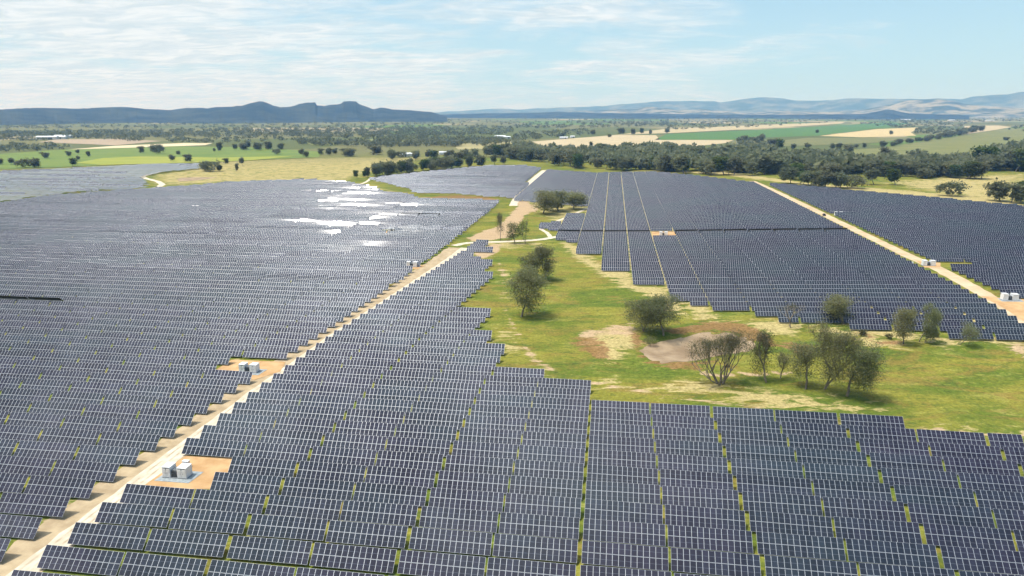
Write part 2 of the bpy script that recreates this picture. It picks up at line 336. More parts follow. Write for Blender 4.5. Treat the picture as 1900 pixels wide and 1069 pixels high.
# ------------------------------------------------------------------ the land
def land():
    radii = [0.0, 30.0]
    while radii[-1] < 34000: radii.append(radii[-1] * (1.0095 if radii[-1] < 1600 else 1.03))
    radii = np.array(radii[1:])
    az = np.concatenate([np.arange(-180, -52, 8.0), np.arange(-52, 52, 0.28), np.arange(52, 180, 8.0)])
    Rr, Az = np.meshgrid(radii, np.radians(az), indexing='ij')
    X, Y = Rr * np.sin(Az), Rr * np.cos(Az)
    Z = terr(X, Y)
    nr, na = Rr.shape
    V = np.stack([X, Y, Z], -1).reshape(-1, 3)
    i, j = np.meshgrid(np.arange(nr - 1), np.arange(na), indexing='ij'); j2 = (j + 1) % na
    Fc = np.stack([i * na + j, i * na + j2, (i + 1) * na + j2, (i + 1) * na + j], -1).reshape(-1, 4)[:, ::-1]
    V = np.vstack([V, [[0, 0, 0]]])
    me = mesh_np('ground', V, Fc, MAT['land'], True)
    cov = np.zeros((len(V), 4), np.float32)
    x, y = V[:, 0], V[:, 1]
    near = np.hypot(x, y) < 1700
    xs, ys = x[near], y[near]
    def zone(ch, pts, soft, w=1.0, closed=True, width=0):
        P = poly_xy(pts)
        d = sdist(P, xs, ys) if closed else width - seg_dist(P, xs, ys, False)
        k = np.clip(0.5 + d / (2 * soft), 0, 1) * w
        cov[near, ch] = np.maximum(cov[near, ch], k)
    # bare soil
    s_, r_ = to_sr(xs, ys)
    zone(0, [(866, 442), (900, 428), (925, 420), (945, 400), (962, 382), (955, 372), (980, 374), (992, 388), (975, 400), (962, 418), (950, 441), (880, 448)], 3)
    zone(0, [(990, 378), (1000, 384), (995, 396), (985, 392)], 3)
    zone(0, [(925, 488), (937, 515), (930, 552), (942, 588), (972, 640), (990, 662), (1030, 690), (1085, 706)], 1.6, .5, False, 1.3)
    zone(0, [(1100, 710), (1300, 742), (1500, 772), (1700, 792), (1900, 808)], 1.2, .62, False, 1.0)
    zone(0, [(1092, 712), (1292, 748), (1492, 777), (1690, 797), (1880, 813)], 1.2, .5, False, .8)
    zone(0, [(975, 650), (1000, 668), (1040, 684), (1020, 690), (985, 672)], 2.5, .7)
    zone(0, [(1065, 620), (1110, 606), (1165, 598), (1190, 610), (1170, 630), (1120, 622), (1085, 640)], 4, .6)
    zone(0, [(905, 455), (930, 452), (925, 468), (895, 480), (880, 470), (906, 466)], 2.2)
    zone(0, [(0, 1069), (430, 690), (850, 440), (830, 440), (400, 690), (-60, 1060)], 6, .4)
    zone(0, [(1870, 640), (1905, 635), (1910, 665), (1885, 660)], 4, .8)
    # dry straw
    zone(1, [(1045, 448), (1078, 462), (1120, 500), (1172, 505), (1178, 530), (1236, 535), (1245, 560), (1262, 566), (1275, 588), (1240, 580), (1205, 548), (1165, 535), (1110, 505), (1060, 470)], 5)
    zone(1, [(1262, 560), (1315, 566), (1325, 600), (1430, 592), (1480, 600), (1480, 625), (1420, 620), (1380, 600), (1300, 596)], 5, .9)
    zone(1, [(1170, 600), (1110, 612), (1080, 632), (1130, 668), (1200, 640)], 5, .8)
    zone(1, [(1270, 700), (1340, 715), (1450, 722), (1540, 735), (1650, 762), (1600, 776), (1420, 758), (1300, 738), (1220, 716)], 7, .62)
    zone(1, [(1480, 600), (1600, 608), (1745, 622), (1900, 626), (1900, 640), (1750, 642), (1640, 630), (1560, 625)], 5, .7)
    zone(1, [(1580, 610), (1700, 640), (1600, 645)], 5, .8)
    zone(1, [(890, 640), (945, 600), (975, 635), (960, 655), (930, 660)], 4, .5)
    zone(1, [(935, 500), (948, 520), (945, 570), (932, 545)], 3, .5)
    zone(1, [(880, 448), (1000, 452), (1010, 460), (900, 462)], 3, .6)
    zone(1, [(1650, 780), (1760, 790), (1900, 800), (1900, 818), (1700, 805)], 5, .5)
    zone(1, [(960, 690), (1100, 722), (1300, 750), (1290, 735), (1120, 700)], 5, .5)
    zone(1, [(640, 337), (700, 345), (770, 365), (930, 368), (900, 380), (780, 372), (690, 350)], 10, .55)
    zone(1, [(400, 300), (640, 292), (800, 292), (700, 318), (640, 335), (430, 338), (290, 345), (280, 325), (330, 318)], 18, .62)
    zone(1, [(1100, 321), (1219, 317), (1340, 325), (1425, 336), (1560, 350), (1700, 365), (1900, 383), (1900, 374), (1700, 355), (1500, 340), (1340, 318)], 9, .9)
    zone(1, [(1640, 338), (1790, 326), (1910, 322), (1910, 378), (1780, 366)], 22, .72)
    zone(1, [(1015, 315), (1400, 339), (1890, 600), (1600, 603), (1240, 545), (1080, 440), (960, 370)], 4, .6)
    zone(0, [(1303, 692), (1340, 697), (1372, 693), (1405, 696), (1440, 692), (1470, 693)], 1.0, .95, False, .9)
    # rust-brown weeds
    zone(2, [(1062, 628), (1100, 622), (1130, 650), (1115, 668), (1080, 650)], 4)
    zone(2, [(1160, 612), (1195, 625), (1185, 655), (1210, 680), (1300, 685), (1330, 668), (1250, 672), (1190, 660), (1175, 640)], 3, .9)
    zone(2, [(1230, 612), (1300, 600), (1370, 598), (1420, 618), (1440, 640), (1500, 635), (1495, 660), (1410, 640), (1380, 625), (1320, 612), (1250, 622)], 4)
    zone(2, [(1570, 612), (1620, 618), (1700, 640), (1640, 640)], 4, .6)
    zone(2, [(780, 366), (850, 362), (905, 366), (940, 372), (880, 372)], 5, .8)
    rr = np.hypot(x, y); cov[:, 3] = sst((rr - 1150) / 500)
    ca = me.color_attributes.new('cover', 'FLOAT_COLOR', 'POINT'); ca.data.foreach_set('color', cov.ravel())
    o = link('ground', me); tag(o, 'green and straw grassland plain under the solar farm', kind='structure')
land()

def sheet(name, P, mat, lift, step=None, label=None):
    """a flat sheet over the land inside polygon P (world xy), cut fine enough to follow the land"""
    import bmesh
    bm = bmesh.new()
    f = bm.faces.new([bm.verts.new((p[0], p[1], 0)) for p in P])
    if step:
        lo, hi = P.min(0), P.max(0)
        for ax in (0, 1):
            for k in range(int((hi[ax] - lo[ax]) / step) + 1):
                co = [0, 0, 0]; co[ax] = lo[ax] + (k + .5) * step; no = [0, 0, 0]; no[ax] = 1
                bmesh.ops.bisect_plane(bm, geom=bm.verts[:] + bm.edges[:] + bm.faces[:], plane_co=co, plane_no=no)
    for v in bm.verts: v.co.z = float(terr(v.co.x, v.co.y)) + lift
    bmesh.ops.recalc_face_normals(bm, faces=bm.faces[:])
    if sum(ff.normal.z for ff in bm.faces) < 0: bmesh.ops.reverse_faces(bm, faces=bm.faces[:])
    bmesh.ops.triangulate(bm, faces=bm.faces[:])
    me = bpy.data.meshes.new(name); bm.to_mesh(me); bm.free(); me.materials.append(mat)
    o = link(name, me); o['kind'] = 'structure'
    if label: o['label'] = label
    return o
def strip_poly(line, w):
    """ribbon round a world polyline, edges slightly uneven"""
    L = []
    for a, b in zip(line[:-1], line[1:]):
        n = max(2, int(np.linalg.norm(b - a) / 6))
        L += [a + (b - a) * t for t in np.linspace(0, 1, n, endpoint=False)]
    L = np.array(L + [line[-1]]); d = np.gradient(L, axis=0); d /= np.linalg.norm(d, axis=1)[:, None]
    nrm = np.stack([-d[:, 1], d[:, 0]], 1)
    w1 = w / 2 * (1 + rng.normal(0, .07, len(L))); w2 = w / 2 * (1 + rng.normal(0, .07, len(L)))
    return np.vstack([L + nrm * w1[:, None], (L - nrm * w2[:, None])[::-1]])
def smooth_line(px, it=2, dz=0):
    L = poly_xy(px, dz)
    for _ in range(it):
        Q = [L[0]]
        for a, b in zip(L[:-1], L[1:]): Q += [a * .75 + b * .25, a * .25 + b * .75]
        L = np.array(Q + [L[-1]])
    return L
# edges of the rows beside the main track, in grid metres
RL = np.array([100, 154, 200, 250, 305, 345, 400, 480]); SL_R = np.array([-106.9, -106.6, -105.6, -103.5, -98.0, -94, -88.8, -84])
RR = np.array([100, 151, 190, 232, 271, 345, 476]); SR_L = np.array([-115.2, -114.4, -113.8, -110.9, -108.4, -105.4, -103.3])
def s_right(r): return float(np.interp(r, RL, SL_R))
def s_left(r): return float(np.interp(r, RR, SR_L))
rs = np.arange(72, 446, 8.0)
mid = np.array([to_xy((s_right(r) * .72 + s_left(r) * .28) + .2, r) for r in rs])
sheet('verge', strip_poly(np.array([to_xy((s_right(r) + s_left(r)) / 2 - 1.0, r) for r in rs]), 12.5), MAT['soil'], 0.02, 30, 'brown soil verge beside the main gravel road')
sheet('gravel_road', strip_poly(mid, 5.4), MAT['gravel'], 0.06, 30, 'pale gravel road running between the two large panel fields')
for off in (-1.3, .5): sheet('wheel_rut', strip_poly(np.array([to_xy((s_right(r) * .72 + s_left(r) * .28) + .2 + off, r) for r in rs]), .55), MAT['rut'], 0.075, 30, 'worn wheel rut along the main gravel road')
sheet('gravel_road', strip_poly(smooth_line([(842, 456), (870, 450), (930, 449), (1000, 446), (1045, 437)]), 5.5), MAT['gravel'], 0.08, 30, 'pale cross road at the far end of the meadow')
sheet('dirt_track', strip_poly(smooth_line([(952, 382), (958, 368), (972, 350), (990, 332), (1010, 316)]), 7.5), MAT['gravel'], 0.05, 30, 'pale dirt track climbing between the far panel blocks')
sheet('dirt_track', strip_poly(smooth_line([(1022, 441), (1016, 432), (1000, 424), (1020, 416), (1060, 400), (1090, 386)]), 3.2), MAT['gravel'], 0.05, 30, 'thin curving track beside the right panel field')
sheet('dirt_track', strip_poly(smooth_line([(1910, 606), (1895, 592), (1826, 545), (1740, 498), (1700, 482), (1620, 443), (1530, 399), (1470, 370), (1410, 342), (1395, 336)]), 7.0), MAT['pale_clay'], 0.05, 30, 'straight orange track between the two right panel fields')
sheet('dirt_track', strip_poly(smooth_line([(300, 318), (268, 326), (262, 329), (305, 340), (290, 350), (270, 352)], 1), 7), MAT['gravel'], 0.06, 60, 'pale track round the corner of the flat panel block')
sheet('dirt_track', strip_poly(smooth_line([(640, 340), (665, 343), (680, 338), (688, 331)], 1), 4), MAT['gravel'], 0.06, 60, 'short pale track by the small trees')
sheet('farm_dam', poly_xy([(328, 333), (335, 330), (360, 329), (405, 329), (380, 333), (355, 336), (332, 337)]), MAT['mud'], 0.08, 60, 'pale shallow dam in the straw paddock')
def ragged(P):
    Q = P
    for _ in range(3): Q = np.vstack([[a * .75 + b * .25, a * .25 + b * .75] for a, b in zip(Q, np.roll(Q, -1, 0))])
    return Q + np.convolve(rng.normal(0, .9, len(Q) + 2), [.4, .6, .4], 'valid')[:, None] * np.array([[1, .7]])
sheet('dam_bed', ragged(poly_xy([(1186, 652), (1196, 643), (1222, 634), (1262, 627), (1300, 617), (1348, 621), (1392, 629), (1402, 640), (1398, 650), (1366, 656), (1330, 660), (1298, 668), (1252, 673), (1222, 672), (1196, 664)])), MAT['mud'], 0.06, 8, 'dry grey bed of the small dam among the trees')
def paddock(pts, c1, c2, label, lift=0.4, sc_=0.012):
    sheet('paddock', poly_xy(pts), flat_mat('pasture', c1, c2, sc_, detail=8, stretch=(1, 2.5, 1), lo=.3, hi=.7), lift, None, label)
paddock([(0, 314), (0, 286), (130, 277), (300, 271), (470, 274), (600, 282), (590, 292), (470, 297), (380, 301), (190, 307), (80, 312)], (0.10, 0.155, 0.03), (0.15, 0.19, 0.035), 'bright green pasture behind the flat panel block')
paddock([(140, 303), (190, 294), (260, 291), (400, 293), (550, 290), (470, 298), (380, 302), (190, 307)], (0.21, 0.24, 0.03), (0.27, 0.27, 0.045), 'yellow green strip at the near edge of the pasture', .7)
paddock([(70, 264), (105, 259), (230, 258), (300, 262), (215, 270), (120, 266)], (0.30, 0.23, 0.15), (0.35, 0.27, 0.18), 'pinkish bare paddock by the white sheds')
paddock([(125, 278), (215, 271), (340, 266), (395, 266), (380, 270), (230, 275)], (0.50, 0.41, 0.25), (0.58, 0.48, 0.30), 'pale stubble strip behind the green pasture', .7)
paddock([(987, 263), (1090, 255), (1150, 250), (1217, 251), (1225, 260), (1362, 260), (1345, 266), (1260, 275), (1125, 272), (1025, 278)], (0.36, 0.29, 0.165), (0.46, 0.375, 0.23), 'pale stubble paddock behind the tree belt')
paddock([(1215, 259.6), (1237, 249), (1375, 242.5), (1425, 240), (1650, 227), (1690, 229), (1650, 236), (1517, 252), (1425, 255), (1362, 259.6)], (0.065, 0.135, 0.030), (0.085, 0.155, 0.035), 'long dark green crop paddock')
paddock([(1150, 249.5), (1237, 247.5), (1425, 238), (1560, 229.5), (1570, 226), (1425, 231.5), (1230, 240)], (0.34, 0.28, 0.15), (0.42, 0.345, 0.20), 'straw strip above the green crop paddock')
paddock([(1520, 252.5), (1625, 240), (1707, 236.5), (1690, 246), (1700, 252), (1600, 255)], (0.42, 0.325, 0.155), (0.47, 0.37, 0.19), 'straw coloured wedge paddock beside the tree line')
paddock([(1425, 263), (1500, 256), (1620, 256), (1700, 254), (1640, 264), (1560, 268), (1440, 272)], (0.12, 0.13, 0.045), (0.17, 0.16, 0.06), 'olive pasture between the straw wedge and the tree line')
paddock([(1450, 281), (1625, 276), (1775, 253), (1872, 238), (1960, 240), (1960, 296), (1807, 297), (1537, 299), (1457, 294)], (0.12, 0.135, 0.035), (0.19, 0.18, 0.065), 'large olive pasture sloping up behind the right tree belt')
paddock([(1650, 277), (1760, 267), (1960, 260), (1960, 266), (1800, 272)], (0.24, 0.22, 0.085), (0.30, 0.26, 0.11), 'lighter straw band across the olive pasture', .7)
paddock([(1782, 251), (1790, 234), (1850, 233), (1878, 236), (1850, 241)], (0.36, 0.29, 0.165), (0.44, 0.36, 0.22), 'bare straw corner at the end of the tree line', .8)
paddock([(560, 262), (720, 258), (820, 262), (700, 268), (580, 270)], (0.13, 0.15, 0.04), (0.20, 0.20, 0.07), 'olive pasture between the far woods')
paddock([(840, 268), (960, 262), (985, 266), (930, 276), (850, 278)], (0.26, 0.23, 0.10), (0.34, 0.29, 0.14), 'straw paddock by the farmhouse trees')

# ------------------------------------------------------------------ solar tables
NM, MW, ML, TH = 14, 1.15, 2.12, 44.0       # panels per bank, their width and length, tilt
AXZ = 2.15
def panel_slab(sp, uvs, u0, u1, v0, v1, x0, x1, y0, y1, t=0.035):
    """top face with panel UV, thin sides, underside"""
    V = [(x0, y0, 0), (x1, y0, 0), (x1, y1, 0), (x0, y1, 0), (x0, y0, -t), (x1, y0, -t), (x1, y1, -t), (x0, y1, -t)]
    sp.add(V, [(0, 1, 2, 3), (7, 6, 5, 4), (4, 5, 1, 0), (5, 6, 2, 1), (6, 7, 3, 2), (7, 4, 0, 3)])
    uvs.append([(u0, v0), (u1, v0), (u1, v1), (u0, v1)] + [(u0 + .5, v0 + .25)] * 20)
def slab_mesh(name, banks):
    sp = Soup(); uvs = []
    for b in banks: panel_slab(sp, uvs, *b)
    me = mesh_np(name, np.vstack(sp.v), np.vstack(sp.f), MAT['panel'], uv=np.array(uvs).reshape(-1, 2))
    me.materials.append(MAT['backsheet'])
    mi = np.tile(np.array([0, 1, 0, 0, 0, 0], np.int32), len(banks)); me.polygons.foreach_set('material_index', mi)
    return me
GAP = 0.04
def bank_y(k): return (-GAP - ML, -GAP) if k == 0 else (GAP, GAP + ML)
module_me = slab_mesh('solar_panel', [(0, 1, 0, 1, 0.006, MW - 0.006, 0, ML)])
bank_me = {n: [slab_mesh('panel_bank', [(0, n, 0, 1, 0, n * MW) + bank_y(k)]) for k in (0, 1)] for n in (7, 14)}
tube_me = {}; post_me = None
for n in (7, 14):
    s = Soup(); s.tube((0.02, 0, -.16), (n * MW - .02, 0, -.16), .10, .10, 8); tube_me[n] = s.mesh('torque_tube', MAT['galv'])
s = Soup(); s.box((0, 0, (AXZ - .22) / 2), (.14, .20, AXZ - .22)); s.box((0, 0, AXZ - .25), (.22, .34, .14)); post_me = s.mesh('support_post', MAT['galv'])

tables = []   # (s0, r, n, tilt, field)
def runs(row_key, k, spread, n=3):
    """neighbouring tables on a row share one drive, so they share one small tilt error"""
    g = random.Random(sum(ord(ch) * 131 ** j for j, ch in enumerate(repr((row_key, k // n)))) % 999983)
    return g.gauss(0, spread)
def fill(field, polys, holes, r0, pitch, r1, col_of, kmin, kmax, period, width, tilt_of):
    P = [np.array([to_sr(*p) for p in poly_xy(q, 2.6)]) for q in polys]; Hh = [np.array([to_sr(*p) for p in poly_xy(q, 1.5)]) for q in holes]
    r = r0; i = 0
    while r < r1:
        for k in range(kmin, kmax):
            s0 = col_of(k, r)
            ok = []
            for h in (0, 1):
                c = s0 + width * (.25 + .5 * h)
                a = any(inside(p, np.array(c), np.array(r)) for p in P) and not any(inside(p, np.array(c), np.array(r)) for p in Hh)
                ok.append(bool(a))
            if ok[0] and ok[1]: tables.append((s0, r, 14, tilt_of(i, k, s0, r), field, width / (14 * MW), i, k))
            elif ok[0]: tables.append((s0, r, 7, tilt_of(i, k, s0, r), field, width / (14 * MW), i, k))
            elif ok[1]: tables.append((s0 + width / 2, r, 7, tilt_of(i, k, s0, r), field, width / (14 * MW), i, k))
        r += pitch; i += 1

PITCH = 7.82
# meadow-side field in front
F1 = [[(845, 470), (884, 468), (886, 482), (919, 483), (856, 575), (914, 575), (888, 634), (950, 634), (931, 682), (1022, 682), (1021, 703), (1103, 712), (1103, 733), (1310, 748), (1312, 760), (1674, 783), (1680, 798), (1990, 826), (2300, 1500), (-700, 1500)],
      [(852, 449), (906, 447), (905, 467), (858, 469)]]
F1H = [[(276, 848), (428, 850), (424, 876), (396, 880), (396, 908), (262, 905)], [(845, 472), (920, 470), (915, 466), (840, 466)]]
def col1(k, r):
    # columns hold a square grid near the camera and follow the road farther up
    w = max(0.0, 1 - k / 6.0) if r < 215 else 1.0
    return -106.9 + 17.35 * k - .2 * (k % 2) + (s_right(r) + 106.9) * w
fill('F1', F1, F1H, 105.9 - 3 * PITCH, PITCH, 480, col1, 0, 16, 17.35, 16.65, lambda i, k, s, r: TH + runs(('a', i), k, .35))
# large field across the road
F2 = [[(62, 1003), (118, 960), (170, 920), (262, 850), (335, 790), (447, 705), (570, 640), (660, 575), (760, 505), (866, 430), (888, 421), (920, 420), (945, 404), (966, 378), (930, 374), (893, 371), (768, 369), (768, 362), (745, 358), (701, 354), (703, 349), (671, 343), (640, 337), (561, 333), (420, 338), (374, 343), (269, 350), (94, 362), (0, 376), (-300, 420), (-1200, 620), (-1500, 1500), (-300, 1500)]]
F2H = [[(398, 690), (440, 669), (524, 673), (506, 694), (478, 704), (462, 692)], [(735, 497), (748, 489), (790, 492), (770, 500)], [(708, 432), (716, 427), (742, 429), (740, 433)], [(120, 442), (138, 437), (165, 437), (160, 443)]]
def tilt2(i, k, s, r):
    t = TH + 0.5 * sst((r - 350) / 250) + (runs(('b', i), k, .45) if r < 330 else runs(('b', i), k, .45 + .95 * sst((r - 330) / 150), 5) + runs(('t', i), k, .22, 1))
    return float(t)
back_spots = [('F2', [(752, 398), (790, 402)]), ('F2', [(-40, 556), (86, 560)])]
fill('F2', F2, F2H, 114.3 - 4 * PITCH, PITCH, 1000, lambda k, r: s_left(r) - 16.55 - 17.2 * k, 0, 60, 17.2, 16.55, tilt2)
# block beyond it, laid nearly flat
F3 = [[(0, 373), (88, 361), (164, 352), (243, 350), (272, 346), (270, 337), (258, 328), (300, 318), (371, 312), (372, 302), (287, 303), (188, 308), (88, 313), (0, 317), (-220, 325), (-260, 412)]]
def tilt3(i, k, s, r):
    g = random.Random((i * 7919 + (k // 4) * 104729) % 999983); v = g.random()
    return 40.0 if v > .89 else g.gauss(2.5, .3)
fill('F3', F3, [], 560, PITCH, 1260, lambda k, r: -1300 + 17.2 * k + 6 * math.sin(r), 0, 60, 17.2, 16.4, tilt3)
# blocks right of the meadow
F4 = [[(690, 330), (775, 320), (880, 310), (914, 307.5), (968, 307), (1005, 312), (990, 326), (970, 345), (953, 364), (903, 362), (855, 357), (768, 355), (766, 349), (741, 343), (690, 331)]]
fill('F4', F4, [], 700, PITCH, 1240, lambda k, r: -400 + 17.0 * k, 0, 30, 17.0, 16.4, lambda i, k, s, r: TH - 1.5 + runs(('d', i), k, 1.3))
F5 = [[(1015, 315), (1103, 321), (1177, 319), (1219, 319), (1308, 328), (1397, 339), (1462, 372), (1518, 400), (1574, 430), (1697, 490), (1822, 552), (1890, 603), (1990, 660), (1990, 626), (1744, 618), (1742, 604), (1607, 603), (1479, 594), (1479, 590), (1395, 581), (1393, 573), (1318, 573), (1315, 560), (1262, 557), (1242, 547), (1237, 526), (1176, 526), (1170, 498), (1121, 498), (1122, 466), (1075, 466), (1077, 446), (1040, 447), (1041, 431), (1056, 398), (1090, 395), (1095, 380), (1072, 380), (980, 370), (960, 370)],
      [(1008, 413), (1043, 413), (1043, 424), (1008, 423)]]
F5H = [[(1208, 428), (1252, 427.5), (1256, 441), (1211, 442)]]
def tilt5(i, k, s, r):
    if 498 < r < 498 + PITCH: return -52.0
    return TH + runs(('e', i), k, .45)
fill('F5', F5, F5H, 272.0, PITCH, 1120, lambda k, r: 30.4 + .005 * (r - 350) + 16.45 * (k - 12), 0, 24, 16.45, 15.5, tilt5)
F6 = [[(1412, 339), (1500, 346), (1700, 364), (1900, 382), (2200, 415), (2400, 600), (1920, 560), (1832, 547), (1742, 500), (1712, 482), (1620, 434), (1560, 404), (1490, 372)],
      [(1872, 556), (1960, 556), (2300, 640), (2300, 700), (1960, 612), (1905, 590)]]
F6H = [[(1700, 483), (1740, 486), (1812, 487), (1812, 493), (1738, 496), (1715, 496)], [(1528, 394), (1580, 394), (1580, 398), (1540, 399)], [(1820, 548), (1960, 551), (1960, 559), (1860, 560)]]
fill('F6', F6, F6H, 280.0, PITCH, 960, lambda k, r: 177 + 16.9 * k, 0, 26, 16.9, 16.3, lambda i, k, s, r: TH + runs(('f', i), k, .5))
# the few tables turned away from the sun
spots = []
for f_, seg in back_spots:
    a, b = [to_sr(*ground_at(p[0], p[1], 2.0)) for p in seg]; spots.append((f_, min(a[0], b[0]), max(a[0], b[0]), (a[1] + b[1]) / 2))
for i, t in enumerate(tables):
    for f_, sa, sb, rc in spots:
        if t[4] == f_ and abs(t[1] - rc) < PITCH / 2 and sa - 6 < t[0] + 8 < sb + 6: tables[i] = t[:3] + (-50.0,) + t[4:]

def table_matrix(t):
    s0, r, n, tilt, f_, sx, i, k = t
    x, y = to_xy(s0, r); L = n * MW * sx
    x1, y1 = to_xy(s0 + L, r)
    z0, z1 = float(terr(x, y)), float(terr(x1, y1))
    return Matrix.Translation((x, y, z0)) @ Matrix.Rotation(-GA, 4, 'Z') @ Matrix.Rotation(-math.atan2(z1 - z0, L) + R(runs((f_, i, 'roll'), k, .3) if r < 330 or f_ not in ('F2', 'F4') else runs((f_, i, 'roll'), k, 1.7, 5)), 4, 'Y') @ Matrix.Diagonal((sx, 1, 1, 1))
def in_frame(t):
    s0, r, n, tilt, f_, sx, i, k = t
    L = n * MW * sx; best = False
    for a in (0, L / 2, L):
        for b, h in ((-1.4, .7), (1.4, 3.6)):
            x, y = to_xy(s0 + a, r + b)
            if y < 20: continue
            u, v = project(x, y, float(terr(x, y)) + h)
            if 2 < u < 1898 and 2 < v < 1066: best = True
    return best
def keep(t):
    x, y = to_xy(t[0] + 8, t[1]); u, v = project(x, y, 2) if y > 10 else (0, 9e9)
    return y > 60 and -500 < u < 2400 and v < 1330
tables = [t for t in tables if keep(t)]
dist = [depth_of(*to_xy(t[0] + 8, t[1]), 2) for t in tables]
cand = sorted((i for i, t in enumerate(tables) if t[4] in ('F1', 'F2') and in_frame(t)), key=lambda i: dist[i])[:300]
near_ids = set(cand)
ONES = 'zeroth first second third fourth fifth sixth seventh eighth ninth tenth eleventh twelfth thirteenth fourteenth fifteenth sixteenth seventeenth eighteenth nineteenth'.split()
TENS = {20: ('twentieth', 'twenty'), 30: ('thirtieth', 'thirty'), 40: ('fortieth', 'forty'), 50: ('fiftieth', 'fifty')}
def ordinal(n):
    if n < 20: return ONES[n]
    t = n // 10 * 10; return TENS[t][0] if n == t else TENS[t][1] + '-' + ONES[n - t]
rows_of = {f_: sorted({tables[i][6] for i in cand if tables[i][4] == f_}) for f_ in ('F1', 'F2')}
nth_in_row = {}
for f_ in ('F1', 'F2'):
    for row in rows_of[f_]:
        ks = sorted({t[7] for t in tables if t[4] == f_ and t[6] == row}); nth_in_row[f_, row] = {k: q + 1 for q, k in enumerate(ks)}
def table_label(t):
    f_ = t[4]; rown = rows_of[f_].index(t[6]) + 1; kn = nth_in_row[f_, t[6]][t[7]]
    side = 'on the meadow side' if f_ == 'F1' else 'away from the meadow'
    return '%s table, %s from the gravel road, %s row back, %s' % ('solar' if t[2] == 14 else 'short solar', ordinal(kn), ordinal(rown), side)
protos = {}
def copy_tree(o, parent=None):
    c = o.copy(); col.objects.link(c)
    if parent: c.parent = parent
    for ch in kids.get(o, []): copy_tree(ch, c)
    return c
kids = {}
def build_table(n, detailed):
    root = bpy.data.objects.new('solar_table', None); col.objects.link(root); root.empty_display_size = 1
    kk = []
    if detailed:
        for b in (0, 1):
            for j in range(n):
                kk.append(link('solar_panel', module_me, root, (0, 0, AXZ)))
                kk[-1]['off'] = (j * MW, bank_y(b)[0])
    else:
        for b in (0, 1): kk.append(link('panel_bank', bank_me[n][b], root, (0, 0, AXZ))); kk[-1]['off'] = (0.0, 0.0)
    kk.append(link('torque_tube', tube_me[n], root, (0, 0, AXZ)))
    for j in range(2 if n == 7 else 3):
        kk.append(link('support_post', post_me, root, (n * MW * ((j + .5) / (2 if n == 7 else 3)), 0, 0)))
    kids[root] = kk; return root
def pose_table(root, children, t):
    root.matrix_world = table_matrix(t)
    a = R(t[3])
    for c in children:
        if c.name.startswith('support_post'): continue
        c.rotation_euler = (a, 0, 0)
        if 'off' in c.keys():
            ox, oy = c['off']; c.location = (ox, oy * math.cos(a), AXZ + oy * math.sin(a))
            del c['off']
for q, i in enumerate(cand):
    t = tables[i]; key = (t[2], q < 52)
    if key not in protos: protos[key] = build_table(*key)
    src = protos[key]
    root = src.copy(); col.objects.link(root); ch = []
    for c in kids[src]:
        d = c.copy(); col.objects.link(d); d.parent = root; ch.append(d)
    pose_table(root, ch, t)
    tag(root, table_label(t), 'solar table', 'tilted solar tables in rows by the gravel road')
for src in protos.values():                 # the patterns themselves are not kept
    for c in kids[src]: bpy.data.objects.remove(c)
    bpy.data.objects.remove(src)
def rest():
    sp = Soup(); uvs = []; tb = Soup()
    for i, t in enumerate(tables):
        if i in near_ids: continue
        M = table_matrix(t) @ Matrix.Translation((0, 0, AXZ)) @ Matrix.Rotation(R(t[3]), 4, 'X'); M = np.array(M)
        n = t[2]; o = random.randint(0, 400)
        for b in (0, 1):
            y0, y1 = bank_y(b); s0 = Soup(); panel_slab(s0, uvs, o, o + n, b, b + 1, 0, n * MW, y0, y1)
            V = np.vstack(s0.v); V = V @ M[:3, :3].T + M[:3, 3]; sp.add(V, s0.f[0])
        L = n * MW; s1 = Soup(); s1.tube((0, 0, -.16), (L, 0, -.16), .10, .10, 4); tb.add(np.vstack(s1.v) @ M[:3, :3].T + M[:3, 3], s1.f[0])
        if dist[i] < 520:
            M2 = np.array(table_matrix(t)); s2 = Soup()
            for j in range(2): s2.box((L * (j + .5) / 2, 0, (AXZ - .22) / 2), (.14, .18, AXZ - .22))
            tb.add(np.vstack(s2.v) @ M2[:3, :3].T + M2[:3, 3], np.vstack(s2.f))
    Vp, Fp = np.vstack(sp.v), np.vstack(sp.f); Vt, Ft = np.vstack(tb.v), np.vstack(tb.f)
    uv = np.vstack([np.array(uvs).reshape(-1, 2), np.zeros((Ft.size, 2))])
    me = mesh_np('solar_tables_beyond', np.vstack([Vp, Vt]), np.vstack([Fp, Ft + len(Vp)]), MAT['panel'], uv=uv)
    me.materials.append(MAT['backsheet']); me.materials.append(MAT['galv'])
    mi = np.concatenate([np.tile(np.array([0, 1, 0, 0, 0, 0], np.int32), len(Fp) // 6), np.full(len(Ft), 2, np.int32)])
    me.polygons.foreach_set('material_index', mi)
    o = link('solar_tables_beyond', me); tag(o, 'thousands of dark solar tables covering the plain beyond the nearest rows', kind='stuff')
rest()
print('tables', len(tables), 'near', len(cand))

